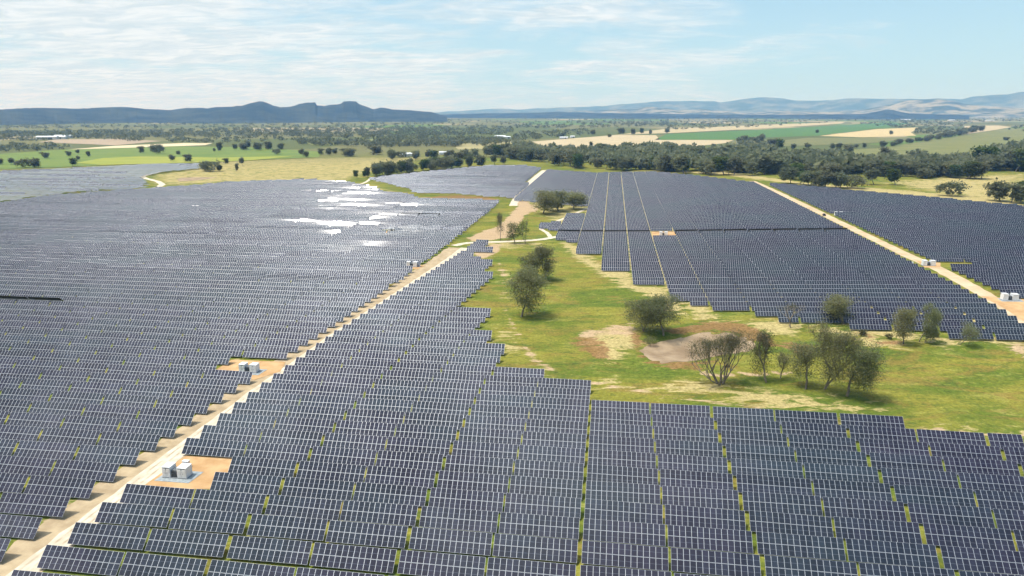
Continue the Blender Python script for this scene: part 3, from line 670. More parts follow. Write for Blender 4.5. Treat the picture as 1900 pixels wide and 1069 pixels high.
# ------------------------------------------------------------------ inverter stations
def inverter_station(px, py, rz, label, pad, scale=1.0, cabinet=(-.6, 4.6), simple=False):
    x, y = ground_at(px, py); z = float(terr(x, y))
    root = link('inverter_station', None, None, (x, y, z)); root.rotation_euler.z = rz; root.scale = (scale,) * 3
    tag(root, label, 'inverter station', 'white inverter stations on cleared pads')
    s = Soup(); s.box((0, 0, .16), (6.6, 2.7, .3)); link('skid', s.mesh('skid', MAT['grey_steel']), root)
    for x0 in (-2.05, 1.95):
        s = Soup(); w = 2.3 if x0 > 0 else 2.0
        s.box((x0, 0, 1.62), (w, 2.5, 2.6))
        for a in (-1, 1):
            for b in (-1, 1): s.box((x0 + a * (w / 2 - .05), b * 1.22, 1.62), (.13, .13, 2.66))
        s.box((x0, 0, 2.95), (w + .12, 2.62, .07))
        cab = link('cabinet', s.mesh('cabinet', MAT['white_steel']), root)
        if not simple:
            v_ = Soup()
            for j in range(7): v_.box((x0, -1.285, 2.35 + j * .07), (w * .8, .05, .035))
            link('vent', v_.mesh('vent', MAT['dark_steel']), cab)
            for a in (-.26, .26):
                d = Soup(); d.box((x0 + a * w, -1.29, 1.55), (w * .44, .05, 2.2)); d.box((x0 + a * w, -1.325, 2.05), (w * .3, .03, .7)); dd = link('door', d.mesh('door', MAT['white_steel']), cab)
                h = Soup(); h.box((x0 + a * w - .3 * np.sign(a), -1.34, 1.45), (.05, .05, .3)); link('handle', h.mesh('handle', MAT['dark_steel']), cab)
    s = Soup(); s.box((-.15, 0, 1.2), (1.3, 1.8, 1.75))
    for j in range(9): s.box((-.15 - .6 + j * .15, -1.0, 1.15), (.05, .3, 1.4))
    link('transformer', s.mesh('transformer', MAT['dark_steel']), root)
    s = Soup()
    for j in range(3): s.tube((-.5 + j * .35, 0, 2.05), (-.5 + j * .35, 0, 2.5), .09, .06, 8)
    link('bushing', s.mesh('bushing', MAT['galv']), root)
    if cabinet:
        cx, cy = cabinet
        c = Matrix.Rotation(rz, 3, 'Z') @ Vector((cx, cy, 0)) * scale
        r2 = link('control_cabinet', None, None, (x + c.x, y + c.y, float(terr(x + c.x, y + c.y)))); r2.rotation_euler.z = rz; r2.scale = (scale,) * 3
        tag(r2, label.replace('inverter station', 'control cabinet').replace('white', 'small white', 1), 'cabinet', 'small control cabinets by the inverter stations')
        s = Soup(); s.box((0, 0, .95), (1.5, .8, 1.5)); s.box((0, 0, 1.73), (1.65, .95, .07)); link('box', s.mesh('box', MAT['white_steel']), r2)
        for j in (-1, 1):
            s = Soup(); s.box((j * .55, 0, .1), (.12, .6, .2)); link('foot', s.mesh('foot', MAT['grey_steel']), r2)
        s = Soup(); s.box((0, -.43, .95), (1.2, .05, 1.2)); link('door', s.mesh('door', MAT['galv']), r2)
    if pad:
        P = np.array([(Matrix.Rotation(rz, 3, 'Z') @ Vector((a, b, 0)) * scale)[:2] for a, b in ((-4.3, -2.9), (4.6, -2.9), (5.2, 2.6), (-3.6, 2.6))]) + (x, y)
        sheet('gravel_pad', P, MAT['pad'], 0.16, None)
sheet('clay_pad', poly_xy([(262, 905), (300, 878), (345, 846), (432, 849), (424, 878), (400, 880), (396, 908), (330, 908)]), MAT['clay'], 0.10, 6, 'orange clay pad round the nearest inverter station')
sheet('clay_pad', poly_xy([(392, 692), (430, 668), (530, 672), (520, 690), (470, 706), (455, 694)]), MAT['clay'], 0.10, 6, 'orange clay pad round the second inverter station')
sheet('clay_pad', poly_xy([(1209, 430), (1251, 430), (1256, 441), (1211, 442)]), MAT['clay'], 0.10, 12, 'orange clay pad in the middle of the right panel field')
sheet('clay_pad', poly_xy([(1820, 550), (1905, 556), (1905, 600), (1850, 565)]), MAT['clay'], 0.10, 12, 'orange clay pad by the right track')
sheet('clay_pad', poly_xy([(1700, 484), (1745, 488), (1745, 496), (1716, 497)]), MAT['clay'], 0.10, 12, 'small clay pad beside the right track')
sheet('clay_pad', poly_xy([(735, 497), (748, 490), (790, 493), (775, 500)]), MAT['clay'], 0.10, 12, 'clay pad deep in the left panel field')
sheet('clay_pad', poly_xy([(708, 432), (716, 428), (742, 430), (740, 433)]), MAT['clay'], 0.10, 20, 'far clay pad in the left panel field')
inverter_station(330, 884, -GA, 'white inverter station on grey gravel beside the near gravel road', True)
inverter_station(463, 690, -GA, 'white inverter station on red clay, second up the gravel road', True, cabinet=(1.6, -4.6))
inverter_station(765, 495, -GA, 'white inverter station near the upper end of the gravel road', False, cabinet=None, simple=True)
inverter_station(1231, 437, -GA, 'white inverter station on clay inside the right panel field', False, .9, cabinet=(-1, 5), simple=True)
inverter_station(1722, 493, -GA, 'white inverter station halfway along the straight orange track', False, cabinet=(-8, 1), simple=True)
inverter_station(1872, 557, -GA, 'white inverter station at the near end of the orange track', True, cabinet=None, simple=True)
inverter_station(1556, 400, -GA, 'white inverter station at the far end of the orange track', False, cabinet=None, simple=True)
inverter_station(362, 388, -GA, 'white inverter station far out in the left panel field', False, cabinet=None, simple=True)
inverter_station(728, 431, -GA, 'white inverter station on the far clay pad', False, cabinet=None, simple=True)

# a dark utility vehicle on the right track
def ute(px, py):
    x, y = ground_at(px, py); r = link('utility_vehicle', None, None, (x, y, float(terr(x, y)) + .05)); r.rotation_euler.z = R(82) - GA
    tag(r, 'dark utility vehicle parked on the orange track', 'vehicle')
    s = Soup(); s.box((0, 0, .75), (5.2, 1.85, .6)); s.box((.35, 0, 1.35), (1.9, 1.6, .62)); s.box((-1.7, .86, 1.15), (1.7, .08, .25)); s.box((-1.7, -.86, 1.15), (1.7, .08, .25)); s.box((-2.52, 0, 1.15), (.08, 1.7, .25))
    link('body', s.mesh('body', MAT['ute']), r)
    s = Soup(); s.box((1.34, 0, 1.38), (.08, 1.45, .45)); link('windscreen', s.mesh('windscreen', MAT['glass']), r)
    for a in (-1.6, 1.6):
        for b in (-.85, .85):
            s = Soup(); s.tube((a, b - .12, .4), (a, b + .12, .4), .4, .4, 14); s.tube((a, b - .121, .4), (a, b + .121, .4), .02, .39, 14); link('wheel', s.mesh('wheel', MAT['rubber']), r)
ute(1529, 400.5)

# ------------------------------------------------------------------ trees
def leaf_quads(C, size, g, flat=0.1):
    n = len(C); nz = g.normal(size=(n, 3)); nz[:, 2] = np.abs(nz[:, 2]) + flat; nz /= np.linalg.norm(nz, axis=1)[:, None]
    u = np.cross(nz, g.normal(size=(n, 3))); u /= np.linalg.norm(u, axis=1)[:, None]; w = np.cross(nz, u)
    a = (size * g.uniform(.6, 1.4, n))[:, None]; b = a * g.uniform(.35, .7, n)[:, None]
    V = np.stack([C - u * a, C - w * b, C + u * a, C + w * b], 1).reshape(-1, 3)
    return V, np.arange(4 * n).reshape(-1, 4)
def grow(seed, h, spread, **kw):
    V, Fc, T, lv, k = grow_once(seed, h, spread, 1.0, **kw)
    V, Fc, T, lv, k = grow_once(seed, h, spread, 1.0 / k, **kw)      # same branches, limbs as thick as meant
    return V, Fc, T, lv
def grow_once(seed, h, spread, rk, bole=.25, stems=1, levels=4, up=.55, lean=(0, 0), r0=None, kidsn=(2, 4)):
    g = np.random.default_rng(seed); sp = Soup(); tips = []
    r0 = (r0 or h * .021) * rk
    def branch(p, d, L, r, lv):
        n = 3 if lv > 1 else 2; q = p
        for i in range(n):
            d = d + g.normal(0, .16, 3) + np.array([0, 0, .05 * up]); d /= np.linalg.norm(d)
            q2 = q + d * L / n; sp.tube(q, q2, r * (1 - .3 * i / n), r * (1 - .3 * (i + 1) / n), 6 if lv > 2 else 4); q = q2
            if lv <= 2 and g.random() < .8: tips.append((q, lv))
        r *= .68
        if lv == 0: tips.append((q, 0)); return
        m = g.integers(kidsn[0], kidsn[1] + 1); ph = g.uniform(0, 6.28)
        for j in range(m):
            a = ph + j * 6.283 / m + g.normal(0, .35); t = g.uniform(.35, .95) * spread
            e = d * .7 + np.array([math.cos(a) * t, math.sin(a) * t, up * g.uniform(.5, 1.1)]); e /= np.linalg.norm(e)
            branch(q, e, L * g.uniform(.62, .86), r * g.uniform(.7, 1), lv - 1)
    for k in range(stems):
        a = g.uniform(0, 6.28) if stems < 3 else k * 6.283 / stems + g.normal(0, .3); tl = 0 if stems == 1 else .42 if stems < 3 else g.uniform(.12, .62); off = np.array([math.cos(a), math.sin(a), 0]) * (0 if stems == 1 else .5)
        d = np.array([lean[0] + math.cos(a) * tl, lean[1] + math.sin(a) * tl, 1.0]); d /= np.linalg.norm(d)
        branch(off, d, h * bole, r0 * (1 if stems == 1 else .75), levels)
    T = np.array([t[0] for t in tips])
    k = h / max(T[:, 2].max(), 1e-3) * .97                       # bring it to the wanted height
    V = np.vstack(sp.v) * k; Fc = np.vstack(sp.f)
    V[:, 2] -= .15
    return V, Fc, T * k, np.array([t[1] for t in tips]), k
def tree_meshes(seed, h, spread, nleaf, lsize, clump, leaf, bark='bark', fillc=.7, cz=.53, **kw):
    V, Fc, T, lv = grow(seed, h, spread, **kw)
    trunk = mesh_np('trunk', V, Fc, MAT[bark], True)
    g = np.random.default_rng(seed + 99)
    T = T[T[:, 2] > h * .3]
    w = g.random(len(T)) ** 1.4; w /= w.sum()
    C = T[g.choice(len(T), nleaf, p=w)] + g.normal(0, clump, (nleaf, 3)) * (1, 1, .75)
    if fillc:                                             # leaf clumps through the rest of the crown
        nf = int(nleaf * fillc); c0 = np.array([T[:, 0].mean(), T[:, 1].mean(), h * cz]); rad = np.array([np.percentile(np.hypot(T[:, 0] - c0[0], T[:, 1] - c0[1]), 92)] * 2 + [h * (.94 - cz)])
        nl = 46; d = g.normal(size=(nl, 3)); d /= np.linalg.norm(d, axis=1)[:, None]; L = c0 + d * rad * g.uniform(.45, .95, (nl, 1))
        sz = g.uniform(.6, 1.3, nl) * h * .075; q = g.integers(0, nl, nf)
        C = np.vstack([C[:nleaf - nf], L[q] + g.normal(0, 1, (nf, 3)) * sz[q][:, None] * (1.15, 1.15, .8)])
    C = C[C[:, 2] > h * .10]
    LV, LF = leaf_quads(C, lsize, g)
    return trunk, mesh_np('crown', LV, LF, MAT[leaf])
def plant(x, y, meshes, label, scale=1.0, rz=0.0, group=None, cat='tree', name='gum_tree', sxy=1.0):
    r = link(name, None, None, (x, y, float(terr(x, y)))); r.rotation_euler.z = rz; r.scale = (scale * sxy, scale * sxy, scale)
    tag(r, label, cat, group)
    link('trunk', meshes[0], r); link('crown', meshes[1], r); return r
def near_tree(px, py, top, width, seed, label, nleaf=3200, lsize=.38, clump=.75, leaf='leaf', bark='bark', name='gum_tree', **kw):
    x, y = ground_at(px, py); d = depth_of(x, y); hh = (py - top) * d / F / math.cos(TAU + math.atan((py - 534.5) / F)) * 1.0
    spread = kw.pop('spread', .9)
    tr, cr = tree_meshes(seed, hh, spread, int(nleaf * 2.3), lsize * .58, clump, leaf, bark, **kw)
    # fit the crown to the width seen
    xs = np.empty(len(cr.vertices) * 3, np.float32); cr.vertices.foreach_get('co', xs); xs = xs.reshape(-1, 3)
    wreal = np.percentile(np.hypot(xs[:, 0], xs[:, 1]), 95) * 2; want = width * d / F
    plant(x, y, (tr, cr), label, 1.0, 0.0, 'trees standing in the meadow', name=name, sxy=float(np.clip(want / wreal, .45, 1.9)))
near_tree(968, 588, 498, 80, 1, 'dense rounded gum tree leaning over the meadow edge, with bare soil at its foot', 6500, .45, 1.1, bole=.12, up=.5, fillc=.6, cz=.5)
near_tree(985, 522, 460, 80, 2, 'dense gum tree just behind the rounded one in the meadow', 6500, .48, 1.2, bole=.12, up=.35, spread=1.1, fillc=.6, cz=.5)
near_tree(1190, 614, 557, 84, 3, 'open spreading gum tree at the dam edge, with reddish weeds below', 4200, .38, .9, 'leaf', bole=.2, stems=2, up=.4, spread=1.1)
near_tree(1231, 622, 546, 92, 4, 'thick trunked gum tree beside the dam, casting shade on its bank', 4800, .38, .9, 'leaf', bole=.22, up=.45, spread=1.05)
near_tree(1337, 712, 614, 112, 5, 'thinly leaved tree of many fanned bare branches in front of the dam', 6000, .24, .7, 'leaf_dry', 'twig', 'bare_tree', bole=.2, fillc=0, stems=8, levels=5, up=.7, spread=.55, kidsn=(2, 3), r0=.36)
near_tree(1422, 710, 616, 66, 26, 'slender pale trunked tree between the bare tree and the leaning group', 3200, .3, .9, 'leaf_dry', 'twig', bole=.24, levels=4, up=.9, spread=.5)
near_tree(1448, 702, 650, 36, 7, 'small thin tree tucked behind the slender pale trunk', 900, .25, .6, 'leaf_dry', 'twig', bole=.24, levels=3, up=.8, spread=.6)
near_tree(1495, 722, 640, 70, 28, 'thin dark tree close beside the tall tree at the meadow centre', 3200, .3, .8, 'leaf', bole=.14, levels=4, up=.7, spread=.6)
near_tree(1525, 720, 598, 112, 9, 'tallest tree of the meadow group, with a dark forked trunk', 8000, .34, 1.1, 'leaf', bole=.14, stems=2, levels=4, up=.75, spread=.7)
near_tree(1571, 735, 638, 100, 30, 'wispy tree at the panel end of the meadow group', 5600, .3, 1.0, 'leaf', 'twig', bole=.14, levels=4, up=.65, spread=.8)
near_tree(1467, 608, 562, 50, 12, 'bare leaning tree at the foot of the right panel field', 260, .22, .5, 'leaf_dry', 'twig', 'bare_tree', bole=.2, fillc=0, levels=4, up=.35, spread=1.0, lean=(-.5, 0))
near_tree(1566, 601, 552, 72, 13, 'tree with a round grey green crown overlapping the lowest rows of panels', 2300, .36, .9, 'leaf', bole=.26, levels=3, up=.4, spread=1.0)
near_tree(1676, 638, 570, 46, 14, 'dark straight trunked tree of the clump by the straw bank', 3400, .38, .8, 'leaf', bole=.34, levels=3, up=.55, spread=.7)
near_tree(1705, 634, 562, 56, 15, 'crooked tree reaching sideways beside the dark straight trunk', 3600, .36, .8, 'leaf', bole=.3, levels=3, up=.45, spread=.9, lean=(.25, 0))
near_tree(1716, 637, 606, 34, 16, 'low bushy shrub at the foot of the clump by the straw bank', 1100, .3, .6, 'leaf', name='shrub', bole=.15, levels=3, up=.4, spread=1.0)
near_tree(1776, 638, 592, 62, 17, 'small leaning tree alone near the panel corner', 1700, .3, .7, 'leaf', 'twig', bole=.22, stems=2, levels=3, up=.3, spread=1.1, lean=(.6, 0))
near_tree(929, 447, 395, 28, 18, 'tall narrow brownish tree by the cross road', 1200, .42, .9, 'leaf_dry', bole=.3, levels=3, up=.9, spread=.5)
near_tree(957, 452, 412, 34, 19, 'two stemmed leafy tree beside the cross road', 1300, .42, 1.0, 'leaf_green', bole=.3, stems=2, levels=3, up=.6, spread=.7)
near_tree(975, 452, 408, 34, 20, 'pale trunked airy tree beside the cross road', 1300, .42, 1.0, 'leaf_green', 'twig', bole=.3, stems=2, levels=3, up=.6, spread=.7)
near_tree(1008, 396, 352, 66, 21, 'large dark gum tree heading the clump by the far track', 2600, .7, 1.6, 'leaf', bole=.2, levels=3, up=.4, spread=1.0)
near_tree(1036, 391, 355, 56, 22, 'middle gum tree of the clump by the far track', 2200, .7, 1.5, 'leaf', bole=.2, levels=3, up=.4, spread=1.0)
near_tree(1064, 387, 357, 52, 23, 'last gum tree of the clump, touching the panel rows', 2200, .7, 1.5, 'leaf', bole=.2, levels=3, up=.4, spread=1.0)
# low shrubs
for q, (px, py, tp, w) in enumerate([(1652, 628, 618, 22), (1590, 622, 612, 30), (1205, 640, 625, 30), (1735, 624, 617, 16)]):
    near_tree(px, py, tp, w, 40 + q, ['low brown shrub on the straw bank below the panels', 'wide straw coloured shrub near the round crowned tree', 'scrubby bush on the reddish dam bank', 'small green bush beside the clump on the straw bank'][q], 500, .25, .4, 'leaf_dry' if q < 2 else 'leaf', 'twig', 'shrub', bole=.2, stems=2, levels=2, up=.3, spread=1.2)

# mid-distance trees from a few patterns, each planted with its own trunk and crown
PAT = [tree_meshes(100 + k, 16.0, (.85, 1.1, .7, 1.0, .9, .8, 1.2, .75)[k], (1300, 1400, 900, 1400, 1500, 1100, 1300, 1400)[k], .95, 1.4, 'leaf_green' if k == 5 else 'leaf_far', bole=(.18, .16, .26, .14, .16, .22, .2, .16)[k], fillc=.6, cz=(.55, .52, .6, .5, .52, .58, .5, .54)[k], levels=3, up=(.45, .35, .7, .4, .5, .6, .3, .6)[k], stems=(1, 1, 1, 2, 1, 1, 2, 1)[k]) for k in range(8)]
def mid_tree(px, py, hpx, label, group=None, k=None, wide=1.0):
    x, y = ground_at(px, py); d = depth_of(x, y); hh = hpx * d / F * 1.02
    k = random.randrange(8) if k is None else k
    return plant(x, y, PAT[k], label, hh / 16.0, random.uniform(0, 6.28), group, sxy=wide * random.uniform(.95, 1.2))
lone = [(393, 318, 20, 1.3, 'largest gum tree at the corner of the flat panel block'), (380, 317, 16, 1.1, 'smaller gum tree beside the largest one at the flat block'), (407, 318, 11, 1.4, 'low shrubby tree at the foot of the corner clump'),
 (417, 304, 10, 1.1, 'small tree behind the corner clump'), (438, 318, 14, .6, 'thin leaning tree alone in the straw paddock'), (451, 308, 15, .9, 'upright tree on the straw paddock beside the corner clump'),
 (347, 300, 13, 1.2, 'round tree at the end of the flat panel block'), (317, 300, 12, 1.1, 'round tree next along from the end of the flat block'), (331, 287, 7, 1.2, 'little round tree in the green pasture'),
 (134, 309, 14, 1.5, 'broad dark tree on the edge of the flat panel block'), (86, 294, 11, 1.5, 'dome shaped dark tree in the green pasture'), (126, 290, 9, 1.3, 'tree in the green pasture beside the dome shaped one'),
 (65, 312, 17, 1.2, 'tall tree at the end of the dark clump by the flat block'), (44, 311, 16, 1.3, 'second tree of the dark clump by the flat block'), (20, 306, 12, 1.6, 'third tree of the dark clump by the flat block'), (4, 305, 11, 1.6, 'outermost tree of the dark clump by the flat block'),
 (147, 287, 9, 1.0, 'thin tree in the green pasture'), (165, 291, 10, 1.0, 'forked tree in the green pasture'), (144, 299, 9, 1.0, 'pale tree just above the broad dark tree'),
 (260, 284, 12, 1.0, 'upright tree where pasture meets stubble'), (283, 283, 12, 1.3, 'wide tree of the pair on the stubble edge'), (292, 286, 18, .8, 'tall tree of the pair on the stubble edge'), (405, 281, 16, 1.0, 'tall tree standing alone beyond the green pasture'), (435, 279, 11, 1.0, 'tree beyond the pasture by the straw strip'), (397, 283, 8, 1.1, 'small tree beside the tall lone one'),
 (452, 279, 13, 1.2, 'first tree of the row beyond the green pasture'), (462, 278, 15, 1.2, 'second tree of the row beyond the green pasture'), (485, 279, 14, 1.2, 'third tree of the row beyond the green pasture'), (498, 278, 15, 1.2, 'fourth tree of the row beyond the green pasture'), (512, 287, 11, 1.0, 'dark tree out in the pasture below the row'), (523, 278, 12, 1.1, 'end tree of the row beyond the pasture'),
 (563, 291, 14, 1.0, 'first of two trees close together at the straw edge'), (570, 292, 11, 1.1, 'second of two trees close together at the straw edge'), (598, 287, 11, 1.0, 'tree at the start of the grey clump'), (611, 288, 13, 1.0, 'upright tree beside the grey clump'), (624, 286, 10, 1.3, 'low tree of the grey clump'), (638, 289, 13, 1.5, 'first wide tree of the grey clump'), (652, 290, 14, 1.6, 'second wide tree of the grey clump'),
 (690, 287, 15, 1.7, 'single very dark rounded tree'), (729, 297, 18, .9, 'tree standing in front of the farm sheds'), (771, 299, 15, 1.0, 'tree with a straight trunk by the white sheds'),
 (664, 331, 14, 1.0, 'first small tree by the short pale track'), (674, 330, 12, .9, 'second small tree by the short pale track'), (682, 329, 18, .8, 'taller small tree by the short pale track'),
 (897, 309, 20, 1.4, 'dark round tree at the crest of the hill block'), (918, 306, 18, 1.0, 'tree next to the dark round one on the crest'), (935, 306, 15, .9, 'thin tree on the crest of the hill block'),
 (1763, 363, 26, 1.35, 'rounded tree standing alone in the bright meadow'), (1661, 344, 28, 1.1, 'upright tree in the bright meadow by the belt'), (1622, 343, 28, 1.1, 'leafy tree in the bright meadow, next to the upright one'), (1711, 331, 19, 1.4, 'small rounded tree before the dark belt'), (1832, 366, 11, .9, 'tiny tree beside the big clump on the meadow edge'),
 (1856, 374, 36, 1.2, 'first tree of the big clump on the meadow edge'), (1876, 376, 34, 1.2, 'second tree of the big clump on the meadow edge'), (1894, 374, 36, 1.2, 'third tree of the big clump on the meadow edge'),
 (1638, 294, 19, 1.3, 'dark tree standing alone on the olive pasture'), (1572, 285, 16, 1.3, 'dark tree below the long tree line'), (1862, 262, 7, 1.3, 'first of the small pair on the olive pasture'), (1871, 262, 7, 1.2, 'second of the small pair on the olive pasture'), (1652, 251, 8, .9, 'tiny tree in the straw wedge paddock'), (1515, 247, 6, 1.2, 'tiny tree in the dark green crop'), (1096, 276, 12, 1.0, 'small bare looking tree before the pale stubble'), (1238, 248, 9, 1.2, 'tree at the corner of the green crop'),
 (1100, 250, 9, 1.2, 'first dark tree along the stubble top'), (1130, 255, 6, 1.4, 'reddish low tree on the stubble'), (1148, 249, 11, 1.3, 'second dark tree along the stubble top'), (1173, 252, 12, .9, 'thin tree on the stubble'), (1190, 249, 10, 1.3, 'third dark tree along the stubble top'), (1205, 252, 11, .8, 'spindly tree on the stubble edge'),
 (1432, 275, 16, 1.3, 'greyish tree at the start of the long tree line'), (1445, 278, 18, 1.2, 'taller greyish tree at the start of the long tree line')]
for px, py, hp, w, lb in lone: mid_tree(px, py, hp, lb, 'separate trees dotted over the paddocks', wide=w)
def belt(pts, n, h, jit, word, group, wide=1.15, counted=True, depth=0.0):
    """trees along a line, each its own"""
    P = poly_xy(pts); seg = np.linalg.norm(np.diff(P, axis=0), axis=1); cum = np.concatenate([[0], np.cumsum(seg)])
    for q in range(n):
        t = (q + .5 + random.uniform(-.3, .3)) / n * cum[-1]; x = np.interp(t, cum, P[:, 0]); y = np.interp(t, cum, P[:, 1])
        y += random.uniform(0, depth) if depth else random.gauss(0, jit)
        x += random.gauss(0, jit); d = depth_of(x, y); hh = h * d / F * random.uniform(.75, 1.18)
        lb = '%s tree along %s' % (ordinal(q + 1), word) if counted else word
        plant(x, y, PAT[random.randrange(8) if random.random() < .85 else 2], lb, hh / 16.0, random.uniform(0, 6.28), group, sxy=wide * random.uniform(.85, 1.2))
belt([(690, 329), (740, 323), (770, 318)], 14, 21, 3, 'the windbreak beside the hill block, counted from the pale track', 'windbreak trees beside the hill block', 1.1)
belt([(778, 317), (830, 313), (878, 309)], 15, 20, 3, 'the windbreak row behind the sheds, counted from its gap', 'windbreak trees beside the hill block', 1.1)
belt([(735, 292), (800, 296), (850, 297), (880, 293)], 16, 15, 12, 'the farm garden, counted from the very dark rounded tree', 'trees round the farm sheds', 1.2)
belt([(905, 290), (960, 297), (1030, 303)], 14, 22, 10, 'the front of the belt by the farm', 'trees of the dark belt', 1.2)
belt([(1030, 306), (1100, 313), (1160, 317), (1240, 319)], 18, 26, 9, 'the belt front behind the hill panels', 'trees of the dark belt', 1.15)
belt([(1240, 320), (1320, 324), (1370, 326), (1430, 322), (1460, 320)], 20, 30, 9, 'the front of the dark belt above the right field', 'trees of the dark belt', 1.2)
belt([(1458, 340), (1500, 346), (1545, 350), (1590, 349)], 13, 26, 7, 'the grey clump at the edge of the far right panels', 'grey gum trees at the panel edge', 1.2)
belt([(1455, 335), (1500, 333), (1550, 335)], 7, 28, 8, 'the back of the grey clump at the panel edge', 'grey gum trees at the panel edge', 1.2)
belt([(1600, 326), (1660, 328), (1700, 326), (1740, 329), (1780, 331), (1825, 332)], 20, 29, 9, 'the front of the belt behind the bright meadow', 'trees of the dark belt', 1.25)
belt([(1815, 316), (1860, 316), (1915, 318)], 9, 34, 10, 'the end of the belt behind the bright meadow', 'trees of the dark belt', 1.3)
belt([(1455, 278), (1520, 277), (1600, 276), (1660, 272), (1720, 262), (1780, 251), (1820, 244)], 44, 10, 9, 'the long tree line across the olive pasture', 'trees of the long line', 1.35)
belt([(1368, 266), (1400, 263), (1418, 261)], 6, 12, 8, 'the short row behind the stubble', 'trees of the long line', 1.3)

# the woods: masses of trees too many and too far to count
def wood(name, label, areas, mat, per=26, spread=(.5, .85), k_=1.0):
    LVs = []; LFs = []; n0 = 0; g = np.random.default_rng(len(areas) * 7 + 3)
    for pts, n, h in areas:
        P = np.array(pts, float); lo, hi = P.min(0), P.max(0); k = 0
        while k < n * k_:
            px, py = g.uniform(lo[0], hi[0]), g.uniform(lo[1], hi[1])
            if not inside(P, np.array(px), np.array(py)): continue
            k += 1
            x, y = ground_at(px, py); hh = h * g.uniform(.65, 1.25); w = hh * g.uniform(*spread)
            z = float(terr(x, y)); m = per
            dirs = g.normal(size=(m, 3)); dirs /= np.linalg.norm(dirs, axis=1)[:, None]
            rr = g.uniform(.55, 1.0, (m, 1))
            C = np.array([x, y, z + hh * .58]) + dirs * rr * (w, w, hh * .42) + g.normal(0, hh * .05, 3)
            V, Fq = leaf_quads(C, hh * .27, g); LVs.append(V); LFs.append(Fq + n0); n0 += len(V)
            # trunk
            tq = Soup(); tq.tube((x, y, z - .2), (x, y, z + hh * .5), hh * .03, hh * .02, 4); LVs.append(np.vstack(tq.v)); LFs.append(np.vstack(tq.f) + n0); n0 += 8
    o = link(name, mesh_np(name, np.vstack(LVs), np.vstack(LFs), mat)); tag(o, label, kind='stuff')
wood('woods', 'dark belt of gum trees behind the panels, too dense to count', [
    ([(900, 288), (960, 270), (1010, 276), (1060, 284), (1130, 282), (1130, 312), (1030, 303), (960, 297)], 110, 16),
    ([(1130, 282), (1200, 278), (1290, 282), (1330, 285), (1440, 288), (1440, 322), (1330, 322), (1240, 318), (1130, 312)], 190, 18),
    ([(1440, 294), (1540, 300), (1600, 305), (1700, 300), (1790, 310), (1820, 330), (1700, 324), (1600, 322), (1540, 326), (1440, 322)], 160, 18),
    ([(1815, 300), (1860, 288), (1960, 282), (1960, 316), (1830, 316)], 110, 22),
    ([(1200, 268), (1330, 272), (1330, 282), (1180, 282)], 30, 12), ([(1360, 262), (1430, 262), (1440, 284), (1370, 284)], 26, 13)], MAT['leaf_far'], 60)
wood('distant_woods', 'distant woodland spread over the plain as one mass', [
    ([(-100, 248), (150, 245), (500, 240), (950, 236), (950, 250), (700, 258), (500, 254), (200, 257), (-100, 256)], 1700, 12),
    ([(550, 262), (700, 262), (850, 258), (990, 262), (900, 272), (700, 274), (560, 270)], 420, 13),
    ([(-100, 284), (30, 270), (120, 274), (122, 278), (60, 282), (-100, 288)], 90, 12),
    ([(-100, 240), (-100, 228), (800, 222), (1000, 224), (960, 236), (500, 240)], 800, 11),
    ([(0, 262), (90, 262), (90, 258), (0, 258)], 40, 9), ([(130, 257), (500, 256), (560, 262), (400, 268), (200, 262)], 110, 11),
    ([(950, 236), (1000, 226), (1240, 226), (1240, 234), (1100, 238), (950, 240)], 260, 12),
    ([(950, 262), (960, 246), (1095, 243), (1095, 250), (1040, 256)], 110, 12),
    ([(1000, 222), (1300, 216), (1700, 214), (1700, 222), (1400, 228), (1240, 236)], 900, 11),
    ([(1590, 230), (1640, 222), (1960, 214), (1960, 228), (1840, 226), (1780, 232), (1660, 238)], 520, 12),
    ([(1580, 214), (1700, 207), (1960, 200), (1960, 218), (1700, 220)], 800, 12),
    ([(1690, 246), (1710, 236), (1790, 230), (1780, 244), (1710, 252)], 110, 10),
    ([(1860, 236), (1960, 230), (1960, 248), (1890, 250)], 40, 12),
    ([(1230, 244), (1460, 234), (1560, 228), (1560, 224), (1400, 226), (1230, 236)], 110, 11),
    ([(840, 218), (1100, 214), (1600, 213), (1600, 216), (1000, 222)], 300, 10)], MAT['leaf_far'], 26, (.65, 1.2), .7)

# ------------------------------------------------------------------ farm buildings
def shed(px, py, w, l, h, rz, label, roof='shed_roof'):
    x, y = ground_at(px, py); r = link('farm_shed', None, None, (x, y, float(terr(x, y)) + .3)); r.rotation_euler.z = rz
    tag(r, label, 'shed', 'farm buildings on the plain')
    s = Soup(); s.box((0, 0, h / 2), (l, w, h)); g = h * .35
    for a in (-l / 2, l / 2): s.add([(a, -w / 2, h), (a, w / 2, h), (a, w / 2 * .02, h + g), (a, -w / 2 * .02, h + g)], [(0, 1, 2, 3)])
    link('wall', s.mesh('wall', MAT['shed_wall']), r)
    s = Soup(); e = .5; t = .15
    for q in (-1, 1):
        a = np.array([(-l / 2 - e, q * (w / 2 + e), h - .1), (l / 2 + e, q * (w / 2 + e), h - .1), (l / 2 + e, 0, h + g + .15), (-l / 2 - e, 0, h + g + .15)])
        s.add(np.vstack([a, a + (0, 0, t)]), [(0, 1, 2, 3), (4, 5, 6, 7), (0, 1, 5, 4), (1, 2, 6, 5), (2, 3, 7, 6), (3, 0, 4, 7)])
    link('roof', s.mesh('roof', MAT[roof]), r)
    s = Soup(); s.box((l * .2, -w / 2 - .06, h * .4), (l * .22, .12, h * .8)); link('door', s.mesh('door', MAT['dark_steel']), r)
shed(89, 259, 22, 60, 8, .1, 'long white shed on the pinkish paddock'); shed(103, 258, 20, 70, 7, .1, 'second long shed behind the first white one'); shed(118, 256, 18, 55, 7, .0, 'end shed of the white group by the pinkish paddock')
